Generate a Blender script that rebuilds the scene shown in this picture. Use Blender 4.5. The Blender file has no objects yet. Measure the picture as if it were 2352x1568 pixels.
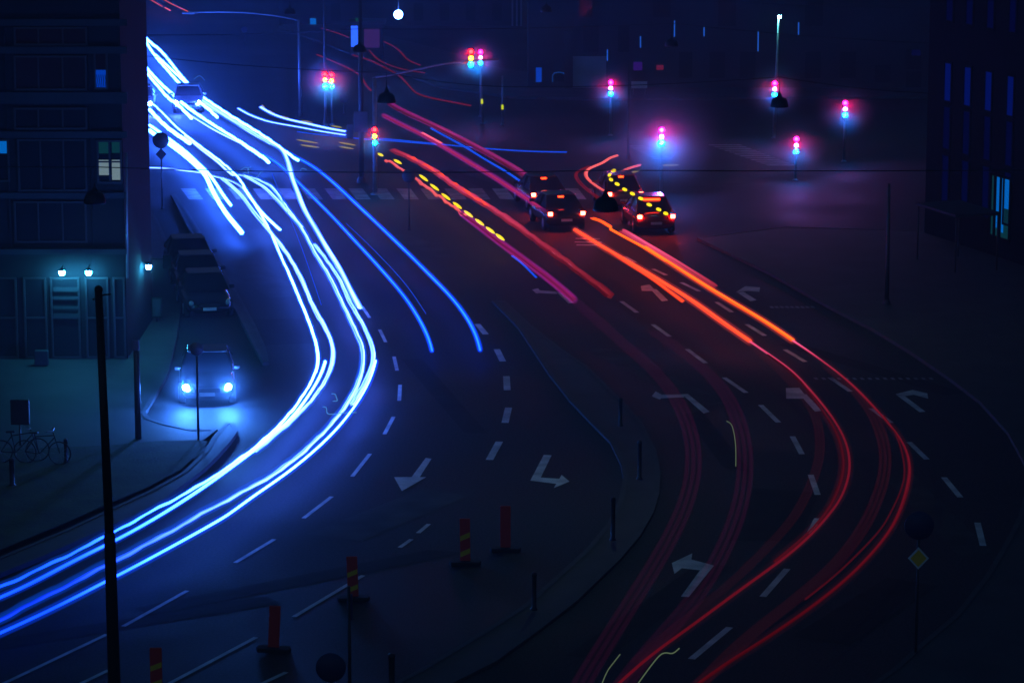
import bpy, bmesh, math, random
from mathutils import Vector, Matrix
random.seed(7)
R = math.radians
S = bpy.context.scene
COL = S.collection

# ------------------------------------------------------------------ camera, sky, exposure
CAM_H, PITCH, LENS = 20.0, R(10.79), 108.0
cd = bpy.data.cameras.new('camera'); cam = bpy.data.objects.new('camera', cd); COL.objects.link(cam)
cam.location = (0, 0, CAM_H); cam.rotation_euler = (math.pi/2 - PITCH, 0, 0)
cd.lens = LENS; cd.sensor_width = 36; cd.clip_end = 3000; cd.clip_start = 0.5
S.camera = cam
W = bpy.data.worlds.new('World'); S.world = W; W.use_nodes = True
nt = W.node_tree; bg = nt.nodes['Background']
sky = nt.nodes.new('ShaderNodeTexSky'); sky.sky_type = 'NISHITA'; sky.sun_disc = False
sky.sun_elevation = R(-1.2); sky.sun_rotation = R(200); sky.air_density = 1.0; sky.ozone_density = 4.0
mulc = nt.nodes.new('ShaderNodeMixRGB'); mulc.blend_type = 'MULTIPLY'; mulc.inputs[0].default_value = 1; mulc.inputs[2].default_value = (2.5, 4.0, 3.1, 1)
nt.links.new(sky.outputs[0], mulc.inputs[1]); nt.links.new(mulc.outputs[0], bg.inputs[0]); bg.inputs[1].default_value = 0.15
S.view_settings.view_transform = 'Standard'; S.view_settings.look = 'None'
S.view_settings.exposure = -0.6; S.view_settings.gamma = 1.0
S.cycles.use_denoising = True
S.cycles.max_bounces = 4; S.cycles.diffuse_bounces = 2; S.cycles.glossy_bounces = 2
S.cycles.volume_bounces = 0; S.cycles.transparent_max_bounces = 24
S.cycles.sample_clamp_indirect = 4.0
S.cycles.use_adaptive_sampling = False
S.cycles.pixel_filter_type = 'BLACKMAN_HARRIS'; S.cycles.filter_width = 1.6

# ------------------------------------------------------------------ photograph -> place (survey of the view)
FO = 9000/3000*2352.0
SP, CP = math.sin(PITCH), math.cos(PITCH)
def ray(ox, oy):
    u = (ox-1176)/FO; v = (oy-784)/FO
    return Vector((u, CP - v*SP, -SP - v*CP))
def G(ox, oy, h=0.0):
    d = ray(ox, oy); t = (h-CAM_H)/d.z
    return Vector((d.x*t, d.y*t, h))
def P(ox, oy, Y):
    d = ray(ox, oy); t = Y/d.y
    return Vector((d.x*t, Y, CAM_H + d.z*t))
def HT(oy, Y):
    return P(1176, oy, Y).z

# ------------------------------------------------------------------ materials
def principled(name, col, rough=0.7, metal=0.0, noise=0.0, nscale=2.0, bump=0.0, spec=None):
    m = bpy.data.materials.new(name); m.use_nodes = True; n = m.node_tree.nodes; l = m.node_tree.links
    b = n['Principled BSDF']; b.inputs['Base Color'].default_value = (*col, 1); b.inputs['Roughness'].default_value = rough
    b.inputs['Metallic'].default_value = metal
    if spec is not None: b.inputs['Specular IOR Level'].default_value = spec
    if noise or bump:
        tc = n.new('ShaderNodeTexCoord'); nz = n.new('ShaderNodeTexNoise'); nz.inputs['Scale'].default_value = nscale
        nz.inputs['Detail'].default_value = 6; l.new(tc.outputs['Object'], nz.inputs['Vector'])
        if noise:
            mr = n.new('ShaderNodeMapRange'); mr.inputs['To Min'].default_value = 1-noise; mr.inputs['To Max'].default_value = 1+noise
            mr.inputs['From Min'].default_value = 0.3; mr.inputs['From Max'].default_value = 0.7
            l.new(nz.outputs['Fac'], mr.inputs['Value'])
            mx = n.new('ShaderNodeVectorMath'); mx.operation = 'SCALE'; mx.inputs[0].default_value = col
            l.new(mr.outputs[0], mx.inputs['Scale']); l.new(mx.outputs[0], b.inputs['Base Color'])
        if bump:
            n2 = n.new('ShaderNodeTexNoise'); n2.inputs['Scale'].default_value = nscale*9; n2.inputs['Detail'].default_value = 4
            l.new(tc.outputs['Object'], n2.inputs['Vector'])
            bp = n.new('ShaderNodeBump'); bp.inputs['Strength'].default_value = bump; bp.inputs['Distance'].default_value = 0.02
            l.new(n2.outputs['Fac'], bp.inputs['Height']); l.new(bp.outputs[0], b.inputs['Normal'])
    return m
def emis(name, col, k=1.0):
    m = bpy.data.materials.new(name); m.use_nodes = True; n = m.node_tree.nodes; l = m.node_tree.links
    n.remove(n['Principled BSDF']); e = n.new('ShaderNodeEmission'); e.inputs[0].default_value = (*col, 1); e.inputs[1].default_value = k
    l.new(e.outputs[0], n['Material Output'].inputs['Surface']); return m
def streak(name, col):
    # brightness along the streak comes from the mesh attribute 'k' (how long the lamp stood at each place)
    m = bpy.data.materials.new(name); m.use_nodes = True; n = m.node_tree.nodes; l = m.node_tree.links
    n.remove(n['Principled BSDF']); e = n.new('ShaderNodeEmission'); at = n.new('ShaderNodeAttribute'); at.attribute_name = 'k'
    cb = n.new('ShaderNodeCombineColor'); mi = min(range(3), key=lambda i: -col[i])
    for i in range(3):
        pw = n.new('ShaderNodeMath'); pw.operation = 'POWER'; pw.inputs[1].default_value = 1.0 if i == mi else (2.0 if (i == 0 and mi == 2) else 1.5)
        ml = n.new('ShaderNodeMath'); ml.operation = 'MULTIPLY'; ml.inputs[1].default_value = col[i]
        l.new(at.outputs['Fac'], pw.inputs[0]); l.new(pw.outputs[0], ml.inputs[0]); l.new(ml.outputs[0], cb.inputs[i])
    l.new(cb.outputs[0], e.inputs[0]); l.new(e.outputs[0], n['Material Output'].inputs['Surface']); return m
def glowvol(name, col, k):
    m = bpy.data.materials.new(name); m.use_nodes = True; n = m.node_tree.nodes; l = m.node_tree.links
    n.remove(n['Principled BSDF']); e = n.new('ShaderNodeEmission'); e.inputs[0].default_value = (*col, 1); e.inputs[1].default_value = k
    l.new(e.outputs[0], n['Material Output'].inputs['Volume']); return m

M = {}
def asphalt():
    m = principled('asphalt', (.05, .052, .055), .75, bump=.35, nscale=3.0, spec=.18)
    n = m.node_tree.nodes; l = m.node_tree.links; b = n['Principled BSDF']
    tc = n.new('ShaderNodeTexCoord')
    a = n.new('ShaderNodeTexNoise'); a.inputs['Scale'].default_value = .12; a.inputs['Detail'].default_value = 5
    f = n.new('ShaderNodeTexNoise'); f.inputs['Scale'].default_value = 14; f.inputs['Detail'].default_value = 3
    l.new(tc.outputs['Object'], a.inputs['Vector']); l.new(tc.outputs['Object'], f.inputs['Vector'])
    mr = n.new('ShaderNodeMapRange'); mr.inputs['From Min'].default_value = .41; mr.inputs['From Max'].default_value = .60
    mr.inputs['To Min'].default_value = .018; mr.inputs['To Max'].default_value = .052
    ad = n.new('ShaderNodeMath'); ad.operation = 'ADD'; ad.inputs[1].default_value = 0
    mf = n.new('ShaderNodeMath'); mf.operation = 'MULTIPLY_ADD'; mf.inputs[1].default_value = .5; mf.inputs[2].default_value = 0
    l.new(f.outputs['Fac'], mf.inputs[0]); 
    h = n.new('ShaderNodeMath'); h.operation = 'MULTIPLY_ADD'; h.inputs[1].default_value = .5
    l.new(a.outputs['Fac'], h.inputs[0]); l.new(mf.outputs[0], h.inputs[2]); l.new(h.outputs[0], mr.inputs['Value'])
    cb = n.new('ShaderNodeCombineColor'); 
    for i in range(3): l.new(mr.outputs[0], cb.inputs[i])
    l.new(cb.outputs[0], b.inputs['Base Color'])
    rr = n.new('ShaderNodeMapRange'); rr.inputs['From Min'].default_value = .35; rr.inputs['From Max'].default_value = .65
    rr.inputs['To Min'].default_value = .60; rr.inputs['To Max'].default_value = .85
    l.new(a.outputs['Fac'], rr.inputs['Value']); l.new(rr.outputs[0], b.inputs['Roughness'])
    return m
M['asphalt'] = asphalt()
M['paving'] = principled('paving', (.05, .05, .05), .75, noise=.25, nscale=.6, bump=.3)
M['kerb'] = principled('kerbstone', (.06, .06, .06), .8, noise=.2, nscale=1.5)
M['grass'] = principled('grass_sheet', (.028, .05, .016), .95, noise=.45, nscale=1.2, bump=.8)
M['paint_worn'] = principled('worn_road_paint', (.26, .27, .26), .7, noise=.5, nscale=1.6, bump=.2)
M['paint'] = principled('road_paint', (.62, .64, .60), .6, noise=.35, nscale=1.3, bump=.2)
M['wall_dark'] = principled('dark_render', (.014, .016, .018), .9, noise=.2, nscale=.5, bump=.2, spec=.15)
M['wall_band'] = principled('pale_band', (.022, .026, .03), .85, noise=.25, nscale=.7, bump=.2)
M['wall_black'] = principled('black_cladding', (.007, .008, .010), .95, noise=.2, nscale=.5, spec=.02)
M['facade'] = principled('far_facade', (.045, .045, .05), .9, noise=.3, nscale=.3, spec=.1)
M['facade_pale'] = principled('far_facade_pale', (.3, .3, .3), .85, noise=.2, nscale=.4)
M['glass'] = principled('dark_glass', (.012, .014, .018), .08)
M['frame'] = principled('window_frame', (.03, .03, .032), .5)
M['metal'] = principled('galvanised_steel', (.28, .29, .30), .45, metal=.6, noise=.15, nscale=3)
M['black'] = principled('black_paint', (.008, .008, .009), .5)
M['mast'] = principled('dark_mast', (.03, .03, .033), .5)
M['rubber'] = principled('rubber', (.012, .012, .012), .85)
M['rim'] = principled('alloy', (.3, .3, .31), .35, metal=.9)
M['car_black'] = principled('black_car_paint', (.01, .011, .014), .22)
M['car_blue'] = principled('dark_blue_car_paint', (.012, .018, .045), .22)
M['car_grey'] = principled('grey_car_paint', (.06, .06, .065), .25)
M['car_silver'] = principled('silver_car_paint', (.3, .3, .32), .28, metal=.5)
M['car_red'] = principled('dark_red_car_paint', (.06, .008, .008), .25)
M['plate'] = principled('number_plate', (.6, .6, .58), .5)
M['red_board'] = principled('red_board', (.75, .04, .03), .5)
M['yellow_board'] = principled('yellow_board', (.9, .55, .02), .5)
M['sign_back'] = principled('grey_sign_back', (.09, .09, .10), .5, metal=.3)
M['sign_dark'] = principled('dark_sign_face', (.015, .02, .09), .5)
M['sign_yellow'] = principled('yellow_sign_face', (.9, .50, .02), .5)
M['sign_white'] = principled('white_sign_face', (.7, .7, .7), .5)
M['saddle'] = principled('saddle_vinyl', (.012, .01, .01), .6)
M['e_white'] = streak('headlamp_streak', (1.8, 6.5, 50.0))
M['e_whitefar'] = streak('headlamp_streak_far', (2.4, 11.5, 95.0))
M['e_white2'] = streak('headlamp_streak_soft', (1.1, 2.4, 20.0))
M['e_blue'] = streak('headlamp_streak_blue', (.05, .55, 13.0))
M['e_bluedim'] = streak('headlamp_streak_dim', (.01, .13, 1.4))
M['e_red'] = streak('tail_streak_red', (2.6, .16, .04))
M['e_orange'] = streak('tail_streak_orange', (3.6, .36, .02))
M['e_pink'] = streak('tail_streak_pink', (1.6, .2, .2))
M['e_reddim'] = streak('tail_streak_dim', (.22, .008, .022))
M['e_reddark'] = streak('tail_streak_dark', (.08, .004, .010))
M['e_yellow'] = emis('indicator_yellow', (2.2, 1.7, .02), 1.0)
M['e_yellowpale'] = emis('indicator_pale', (.5, .4, .12), 1.0)
M['e_squiggle'] = emis('thin_light', (.12, .42, .75), 1.0)
M['e_squiggle2'] = emis('thin_light_pale', (.14, .20, .11), 1.0)
M['lens_red'] = emis('lens_red', (900., .9, 130.), 1.0)
M['lens_red2'] = emis('lens_red_warm', (800., .55, .5), 1.0)
M['lens_red3'] = emis('lens_red_near', (1500., 3., 450.), 1.0)
M['lens_green3'] = emis('lens_green_near', (1.5, 900., 4500.), 1.0)
M['lens_mid'] = emis('lens_middle_pale', (60., 20., 60.), 1.0)
M['lens_amber'] = emis('lens_amber', (60., 34., .6), 1.0)
M['lens_green'] = emis('lens_green', (.5, 280., 1400.), 1.0)
M['lens_green2'] = emis('lens_green_soft', (.3, 320., 900.), 1.0)
M['head'] = emis('headlight_lens', (260., 1300., 6500.), 1.0)
M['head_far'] = emis('headlight_lens_far', (240.0, 600.0, 6000.0), 1.0)
M['tail'] = emis('taillight_lens', (240.0, 5.0, 2.4), 1.0)
M['brake'] = emis('brake_bar', (22., .6, .08), 1.0)
M['off_lens'] = principled('unlit_lens', (.35, .35, .38), .15)
M['off_red'] = principled('unlit_red_lens', (.2, .01, .01), .2)
M['lantern'] = emis('wall_lantern_glass', (22., 250., 480.), 1.0)
M['bulb'] = emis('street_lamp_disc', (70., 120., 130.), 1.0)
M['globe'] = emis('globe_glass', (20., 60., 300.), 1.0)
M['kiosk_glass'] = emis('kiosk_lit_glass', (.06, .30, 2.6), 1.0)
M['win_cyan'] = emis('window_cyan', (.0, .18, .75), 1.0)
M['win_teal'] = emis('window_teal', (.003, .045, .06), 1.0)
M['win_pale'] = emis('window_pale', (.22, .33, .38), 1.0)
M['win_navy'] = emis('window_navy', (.0, .006, .14), 1.0)
M['win_navy_dim'] = emis('window_navy_dim', (.0, .001, .035), 1.0)
M['win_curtain'] = emis('window_curtain', (.0, .06, .62), 1.0)
M['tubelight'] = emis('tube_light_blue', (.02, .16, .9), 1.0)
M['tealspot'] = emis('teal_lamp', (80., 400., 420.), 1.0)
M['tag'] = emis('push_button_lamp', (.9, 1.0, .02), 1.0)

# ------------------------------------------------------------------ builders
def halomat(name, dens):  # denser mist added round lamps only to give them a halo
    m = bpy.data.materials.new(name); m.use_nodes = True; n = m.node_tree.nodes; n.remove(n['Principled BSDF'])
    v = n.new('ShaderNodeVolumePrincipled'); v.inputs['Color'].default_value = (.9, .92, 1, 1); v.inputs['Density'].default_value = dens
    l = m.node_tree.links; tc = n.new('ShaderNodeTexCoord'); gr = n.new('ShaderNodeTexGradient'); gr.gradient_type = 'SPHERICAL'
    pw = n.new('ShaderNodeMath'); pw.operation = 'POWER'; pw.inputs[1].default_value = 2.4
    ml = n.new('ShaderNodeMath'); ml.operation = 'MULTIPLY'; ml.inputs[1].default_value = dens
    l.new(tc.outputs['Object'], gr.inputs['Vector']); l.new(gr.outputs['Fac'], pw.inputs[0]); l.new(pw.outputs[0], ml.inputs[0]); l.new(ml.outputs[0], v.inputs['Density'])
    l.new(v.outputs[0], n['Material Output'].inputs['Volume']); return m
M['mist'] = halomat('halo_mist', .55)
M['halo_thin'] = halomat('halo_mist_thin', .045)
class MB:
    def __init__(s): s.v = []; s.f = []; s.sm = []
    def add(s, vs, fs, smooth=False):
        b = len(s.v); s.v += [tuple(x) for x in vs]; s.f += [tuple(b+i for i in f) for f in fs]; s.sm += [smooth]*len(fs); return s
    def box(s, c, d, rz=0):
        cx, cy, cz = c; dx, dy, dz = d[0]/2, d[1]/2, d[2]/2; ca, sa = math.cos(rz), math.sin(rz)
        vs = [(cx+x*ca-y*sa, cy+x*sa+y*ca, cz+z) for x in (-dx, dx) for y in (-dy, dy) for z in (-dz, dz)]
        return s.add(vs, [(0,1,3,2),(4,6,7,5),(0,4,5,1),(2,3,7,6),(0,2,6,4),(1,5,7,3)])
    def tube(s, pts, r, n=8, cap=True, smooth=True):
        pts = [Vector(p) for p in pts]; rs = r if isinstance(r, (list, tuple)) else [r]*len(pts)
        vs = []; m = len(pts)
        up = Vector((0, 0, 1))
        for i, p in enumerate(pts):
            t = (pts[min(i+1, m-1)] - pts[max(i-1, 0)]); 
            if t.length < 1e-9: t = Vector((0, 0, 1))
            t.normalize(); a = t.cross(up)
            if a.length < .05: a = t.cross(Vector((0, 1, 0)))
            a.normalize(); b = t.cross(a)
            for k in range(n):
                q = 2*math.pi*k/n; vs.append(p + (a*math.cos(q) + b*math.sin(q))*rs[i])
        fs = [(i*n+k, i*n+(k+1) % n, (i+1)*n+(k+1) % n, (i+1)*n+k) for i in range(m-1) for k in range(n)]
        s.add(vs, fs, smooth)
        if cap:
            s.add(vs[:n], [tuple(range(n))]); s.add(vs[-n:], [tuple(range(n-1, -1, -1))])
        return s
    def lathe(s, prof, c=(0, 0, 0), n=20, axis='z', smooth=True):
        vs = []
        for r, z in prof:
            for k in range(n):
                q = 2*math.pi*k/n
                x, y = r*math.cos(q), r*math.sin(q)
                if axis == 'z': vs.append((c[0]+x, c[1]+y, c[2]+z))
                elif axis == 'y': vs.append((c[0]+x, c[1]+z, c[2]+y))
                else: vs.append((c[0]+z, c[1]+x, c[2]+y))
        fs = [(i*n+k, i*n+(k+1) % n, (i+1)*n+(k+1) % n, (i+1)*n+k) for i in range(len(prof)-1) for k in range(n)]
        return s.add(vs, fs, smooth)
    def prism(s, poly, z0, z1):
        n = len(poly); vs = [(p[0], p[1], z0) for p in poly] + [(p[0], p[1], z1) for p in poly]
        return s.add(vs, [tuple(range(n, 2*n)), tuple(range(n-1, -1, -1))] + [(i, (i+1) % n, n+(i+1) % n, n+i) for i in range(n)])
    def poly(s, pts):
        return s.add(pts, [tuple(range(len(pts)))])
    def build(s, name, mat, parent=None, bevel=0, normals=True):
        me = bpy.data.meshes.new(name); me.from_pydata(s.v, [], s.f); me.update()
        me.polygons.foreach_set('use_smooth', s.sm)
        if normals:
            bm = bmesh.new(); bm.from_mesh(me); bmesh.ops.remove_doubles(bm, verts=bm.verts, dist=1e-5)
            bmesh.ops.recalc_face_normals(bm, faces=bm.faces); bm.to_mesh(me); bm.free()
        me.materials.append(M[mat] if isinstance(mat, str) else mat)
        o = bpy.data.objects.new(name, me); COL.objects.link(o)
        if parent is not None: o.parent = parent
        if bevel:
            b = o.modifiers.new('bevel', 'BEVEL'); b.width = bevel; b.segments = 2; b.limit_method = 'ANGLE'
        return o
def thing(name, label, cat, loc=(0, 0, 0), rz=0, group=None):
    o = bpy.data.objects.new(name, None); COL.objects.link(o); o.location = loc; o.rotation_euler = (0, 0, rz)
    o.empty_display_size = .3; o['label'] = label; o['category'] = cat
    if group: o['group'] = group
    return o
def tag(o, label, cat, group=None):
    o['label'] = label; o['category'] = cat
    if group: o['group'] = group
    return o
def struct(o): o['kind'] = 'structure'; return o
def dup(root, loc, rz, label, group=None):
    r = root.copy(); COL.objects.link(r); r.location = loc; r.rotation_euler = (0, 0, rz); r['label'] = label
    if group: r['group'] = group
    for ch in list(root.children):
        c = ch.copy(); COL.objects.link(c); c.parent = r
        for g in list(ch.children):
            d = g.copy(); COL.objects.link(d); d.parent = c
    return r

# ------------------------------------------------------------------ ground, roads, islands
g = MB(); g.poly([(-260, 20, 0), (260, 20, 0), (260, 900, 0), (-260, 900, 0)])
struct(g.build('road', 'asphalt', normals=False))
def flat(name, pix, h, mat, kerb=0.0):
    """raised sheet with a kerb of stone round it"""
    pts = [G(x, y, h) for x, y in pix]
    a = sum(pts[i].x*pts[(i+1) % len(pts)].y - pts[(i+1) % len(pts)].x*pts[i].y for i in range(len(pts)))
    if a < 0: pts.reverse()
    o = None
    if kerb:
        n = len(pts); inner = []
        for i in range(n):
            p0, p, p1 = pts[i-1], pts[i], pts[(i+1) % n]
            d0 = (p-p0).normalized(); d1 = (p1-p).normalized()
            n0 = Vector((-d0.y, d0.x, 0)); n1 = Vector((-d1.y, d1.x, 0)); nn = (n0+n1)
            nn = nn.normalized() if nn.length > 1e-3 else n0
            c = max(.45, nn.dot(n0)); inner.append(p + nn*(kerb/c))
        mb = MB()
        for i in range(n):
            j = (i+1) % n
            a0, a1, b0, b1 = pts[i], pts[j], inner[i], inner[j]
            mb.poly([(a0.x, a0.y, 0), (a1.x, a1.y, 0), (a1.x, a1.y, h), (a0.x, a0.y, h)])
            mb.poly([(a0.x, a0.y, h), (a1.x, a1.y, h), (b1.x, b1.y, h), (b0.x, b0.y, h)])
        struct(mb.build('kerb', 'kerb'))
        pts = inner; h2 = h-.012
        struct(MB().poly([(p.x, p.y, h2) for p in pts]).build(name, mat, normals=False))
    else:
        struct(MB().poly([(p.x, p.y, h) for p in pts]).build(name, mat, normals=False))
# pavement in front of the left building, reaching to the kerb line of the side street
flat('pavement', [(340, 480), (360, 500), (392, 570), (408, 620), (416, 700), (405, 780), (385, 860), (350, 920), (335, 946), (345, 960), (380, 972), (440, 985), (500, 985),
                  (460, 1015), (420, 1060), (330, 1110), (200, 1150), (-60, 1210), (-400, 1300), (-700, 900), (-400, 700), (200, 600)], .12, 'paving', .16)
flat('lawn', [(-420, 1010), (60, 1030), (250, 1022), (360, 1012), (440, 1010), (478, 1012), (462, 1036), (415, 1078), (340, 1118), (240, 1160), (150, 1200), (0, 1262), (-400, 1420)], .15, 'grass')
flat('pavement', [(520, 968), (538, 972), (547, 988), (530, 1012), (505, 1040), (470, 1075), (430, 1106), (380, 1142), (300, 1185), (220, 1222), (100, 1275), (-60, 1340), (-400, 1480),
                  (-400, 1440), (-30, 1290), (150, 1215), (250, 1168), (345, 1124), (420, 1082), (468, 1036), (490, 1000)], .13, 'paving', .14)
# long narrow median between the side street and the main carriageway
flat('median', [(392, 446), (404, 446), (445, 504), (478, 560), (516, 622), (552, 682), (586, 744), (612, 800), (618, 830), (604, 832), (580, 790), (546, 722), (510, 656), (468, 586), (430, 520)], .12, 'paving', .14)
# central island with bollards
flat('traffic_island', [(1130, 690), (1190, 752), (1263, 862), (1308, 919), (1356, 969), (1401, 1014), (1426, 1066), (1431, 1096), (1420, 1150), (1395, 1200), (1350, 1255), (1290, 1310), (1200, 1390), (1113, 1446), (1040, 1490), (963, 1536), (860, 1590), (700, 1680),
               (780, 1690), (930, 1620), (1038, 1568), (1138, 1518), (1238, 1446), (1326, 1378), (1426, 1281), (1470, 1230), (1501, 1176), (1514, 1134), (1517, 1084), (1508, 1034), (1476, 969), (1441, 929), (1401, 891), (1351, 841), (1290, 800), (1220, 745), (1160, 690)], .07, 'paving', .15)
# right-hand pavement
flat('pavement', [(1600, 545), (1764, 624), (1906, 704), (2001, 752), (2090, 806), (2176, 864), (2249, 919), (2314, 990), (2352, 1060), (2356, 1120), (2339, 1184), (2305, 1250), (2259, 1326), (2189, 1413), (2114, 1476), (2051, 1533), (1970, 1590), (1850, 1680), (2700, 1800), (3400, 1100), (2900, 600), (2400, 560), (2150, 530), (1800, 520)], .12, 'paving', .15)
flat('pavement', [(1000, 196), (1176, 222), (1390, 226), (1560, 226), (1900, 222), (2400, 222), (2400, 190), (1900, 190), (1390, 190), (1176, 160), (1000, 110), (700, 40), (640, 60)], .12, 'paving', .15)

# road markings
def quad_line(mb, a, b, w, z=.006):
    A, B = G(*a), G(*b); d = (B-A); d.z = 0; d.normalize(); n = Vector((-d.y, d.x, 0))*(w/2)
    mb.poly([(p.x, p.y, z) for p in (A-n, B-n, B+n, A+n)])
def marking(name, mb): return struct(mb.build(name, 'paint_worn' if name in ('crosswalk_marking', 'give_way_marking') else 'paint', normals=True))
mb = MB()
for a, b in [((832, 704), (849, 730)), ((872, 757), (886, 786)), ((905, 819), (912, 851)), ((919, 884), (917, 920)), ((904, 957), (883, 997)), ((850, 1042), (809, 1094)), ((762, 1140), (697, 1190)), ((630, 1238), (540, 1292)), ((430, 1356), (283, 1438)), ((246, 1456), (0, 1573))]:
    quad_line(mb, a, b, .12)
marking('lane_line_marking', mb)
mb = MB()
for a, b in [((1096, 744), (1116, 768)), ((1141, 802), (1155, 830)), ((1163, 864), (1165, 896)), ((1168, 936), (1160, 971)), ((1147, 1014), (1124, 1056))]:
    quad_line(mb, a, b, .22)
for a, b in [((985, 1203), (960, 1224)), ((945, 1238), (918, 1257)), ((834, 1321), (675, 1416)), ((588, 1463), (385, 1571)), ((658, 1543), (596, 1572)), ((250, 1538), (180, 1572))]:
    quad_line(mb, a, b, .12)
marking('lane_line_marking', mb)
mb = MB()
for a, b in [((1252, 568), (1276, 584)), ((1308, 605), (1336, 627)), ((1364, 650), (1396, 672)), ((1427, 692), (1463, 718)), ((1499, 745), (1538, 773)), ((1578, 802), (1621, 834)), ((1663, 867), (1714, 902)), ((1747, 930), (1788, 970)), ((1820, 1002), (1842, 1043)),
             ((1862, 1090), (1878, 1136)), ((1877, 1190), (1860, 1225)), ((1808, 1306), (1752, 1370)), ((1676, 1440), (1588, 1513))]:
    quad_line(mb, a, b, .17)
marking('lane_line_marking', mb)
mb = MB()
for a, b in [((1435, 590), (1460, 603)), ((1500, 618), (1530, 632)), ((1565, 649), (1606, 669)), ((1646, 694), (1681, 717)), ((1715, 745), (1757, 771)), ((1803, 803), (1850, 831)), ((1906, 867), (1953, 899)), ((2001, 938), (2047, 971)), ((2088, 1015), (2129, 1055)), ((2168, 1096), (2206, 1142)), ((2245, 1200), (2258, 1253))]:
    quad_line(mb, a, b, .17)
marking('lane_line_marking', mb)
# zebra crossings
mb = MB()
for i in range(20):
    x = 415 + i*55.0
    if x > 1400: break
    mb.poly([tuple(G(a, b, .006)) for a, b in ((x, 433), (x+33, 433), (x+52, 458), (x+19, 458))])
marking('crosswalk_marking', mb)
mb = MB()
for i in range(9):
    y = 334 + i*3.6
    mb.poly([tuple(G(a, b, .006)) for a, b in ((1440+i*7, y), (1480+i*8, y), (1484+i*8, y+2.0), (1444+i*7, y+2.0))])
for i in range(12):
    y = 332 + i*4.2
    mb.poly([tuple(G(a, b, .006)) for a, b in ((1625+i*12, y), (1700+i*11, y), (1706+i*11, y+2.2), (1631+i*12, y+2.2))])
marking('crosswalk_marking', mb)
mb = MB()
for y, x0, x1, n in ((705, 1766, 1872, 9), (869, 1868, 2150, 16)):
    for i in range(n):
        x = x0 + (x1-x0)*i/n; mb.poly([tuple(G(a, b, .006)) for a, b in ((x, y-2), (x+8, y-2), (x+13, y+2.5), (x+5, y+2.5))])
marking('give_way_marking', mb)
def arrow(polys):
    mb = MB()
    for k, p in enumerate(polys): mb.poly([tuple(G(a, b, .006+.003*k)) for a, b in p])
    marking('arrow_marking', mb)
arrow([[(978, 1051), (991, 1053), (957, 1106), (937, 1106)], [(905, 1095), (979, 1095), (923, 1127)]])
arrow([[(1249, 1044), (1267, 1045), (1242, 1096), (1218, 1103)], [(1218, 1103), (1242, 1096), (1286, 1099), (1284, 1111)], [(1290, 1090), (1308, 1105), (1272, 1120)]])
arrow([[(1222, 665), (1236, 662), (1244, 672), (1232, 674)], [(1240, 667), (1276, 669), (1280, 675), (1240, 673)], [(1276, 669), (1288, 672), (1318, 695), (1306, 697)]])
arrow([[(1472, 657), (1492, 653), (1506, 668), (1474, 668)], [(1494, 664), (1508, 664), (1535, 690), (1520, 692)]])
arrow([[(1690, 671), (1712, 657), (1746, 660), (1744, 670), (1718, 668)], [(1694, 672), (1708, 670), (1738, 689), (1724, 692)]])
arrow([[(1497, 910), (1506, 898), (1524, 908), (1516, 917)], [(1516, 906), (1568, 905), (1572, 912), (1520, 914)], [(1566, 905), (1580, 904), (1630, 945), (1616, 949)]])
arrow([[(1805, 891), (1836, 890), (1856, 915), (1806, 915)], [(1836, 905), (1852, 905), (1888, 943), (1872, 945)]])
arrow([[(2056, 905), (2096, 895), (2130, 903), (2132, 915), (2098, 906), (2080, 909)], [(2058, 906), (2078, 909), (2126, 945), (2112, 946)]])
arrow([[(1543, 1292), (1590, 1270), (1588, 1284), (1622, 1293), (1612, 1309), (1566, 1304), (1549, 1317)], [(1620, 1292), (1640, 1298), (1582, 1370), (1564, 1369)]])
# three short pale bars across the car lane
mb = MB()
for a, b in (((1322, 548), (1378, 549)), ((1320, 556), (1382, 557)), ((1324, 563), (1372, 563))): quad_line(mb, a, b, .25)
marking('short_bar_marking', mb)

M['patch_dark'] = principled('asphalt_patch_dark', (.022, .022, .023), .8, noise=.3, nscale=1.1, bump=.4, spec=.2)
M['patch_pale'] = principled('asphalt_patch_pale', (.06, .06, .058), .85, noise=.35, nscale=.9, bump=.4, spec=.2)
rp = random.Random(3)
def patch(px, py, L, w, ang, mat):
    c = G(px, py); d = Vector((math.sin(ang), math.cos(ang), 0)); n = Vector((d.y, -d.x, 0)); P4 = []
    for a, b in ((-1, -1), (1, -1), (1, 1), (-1, 1)):
        q = c + n*(a*w/2*rp.uniform(.85, 1.1)) + d*(b*L/2*rp.uniform(.9, 1.05)); P4.append((q.x, q.y, .003))
    struct(MB().poly(P4).build('road_patch', mat))
for px, py, L, w, a, m_ in ((560, 500, 7, 1.2, -.35, 'patch_dark'), (600, 640, 9, 1.5, -.3, 'patch_pale'), (640, 760, 5, 2.2, -.2, 'patch_dark'), (960, 560, 8, 1.1, -.4, 'patch_pale'), (1010, 900, 12, .7, -.2, 'patch_dark'),
    (900, 1180, 6, 1.6, .5, 'patch_pale'), (700, 1330, 9, .8, .9, 'patch_dark'), (1500, 860, 10, 1.0, -.35, 'patch_pale'), (1640, 1010, 8, .7, -.1, 'patch_dark'), (1780, 1180, 6, 1.8, .2, 'patch_dark'), (1980, 840, 10, .8, -.5, 'patch_dark'),
    (2150, 1180, 9, 1.0, -.1, 'patch_pale'), (1500, 1400, 9, .9, .4, 'patch_dark'), (2000, 1400, 6, 1.4, .5, 'patch_dark'), (1700, 420, 12, 1.2, .9, 'patch_pale'), (1100, 420, 10, 1.0, -.4, 'patch_dark'), (300, 1430, 8, .8, 1.0, 'patch_dark')):
    patch(px, py, L, w, a, m_)

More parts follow.
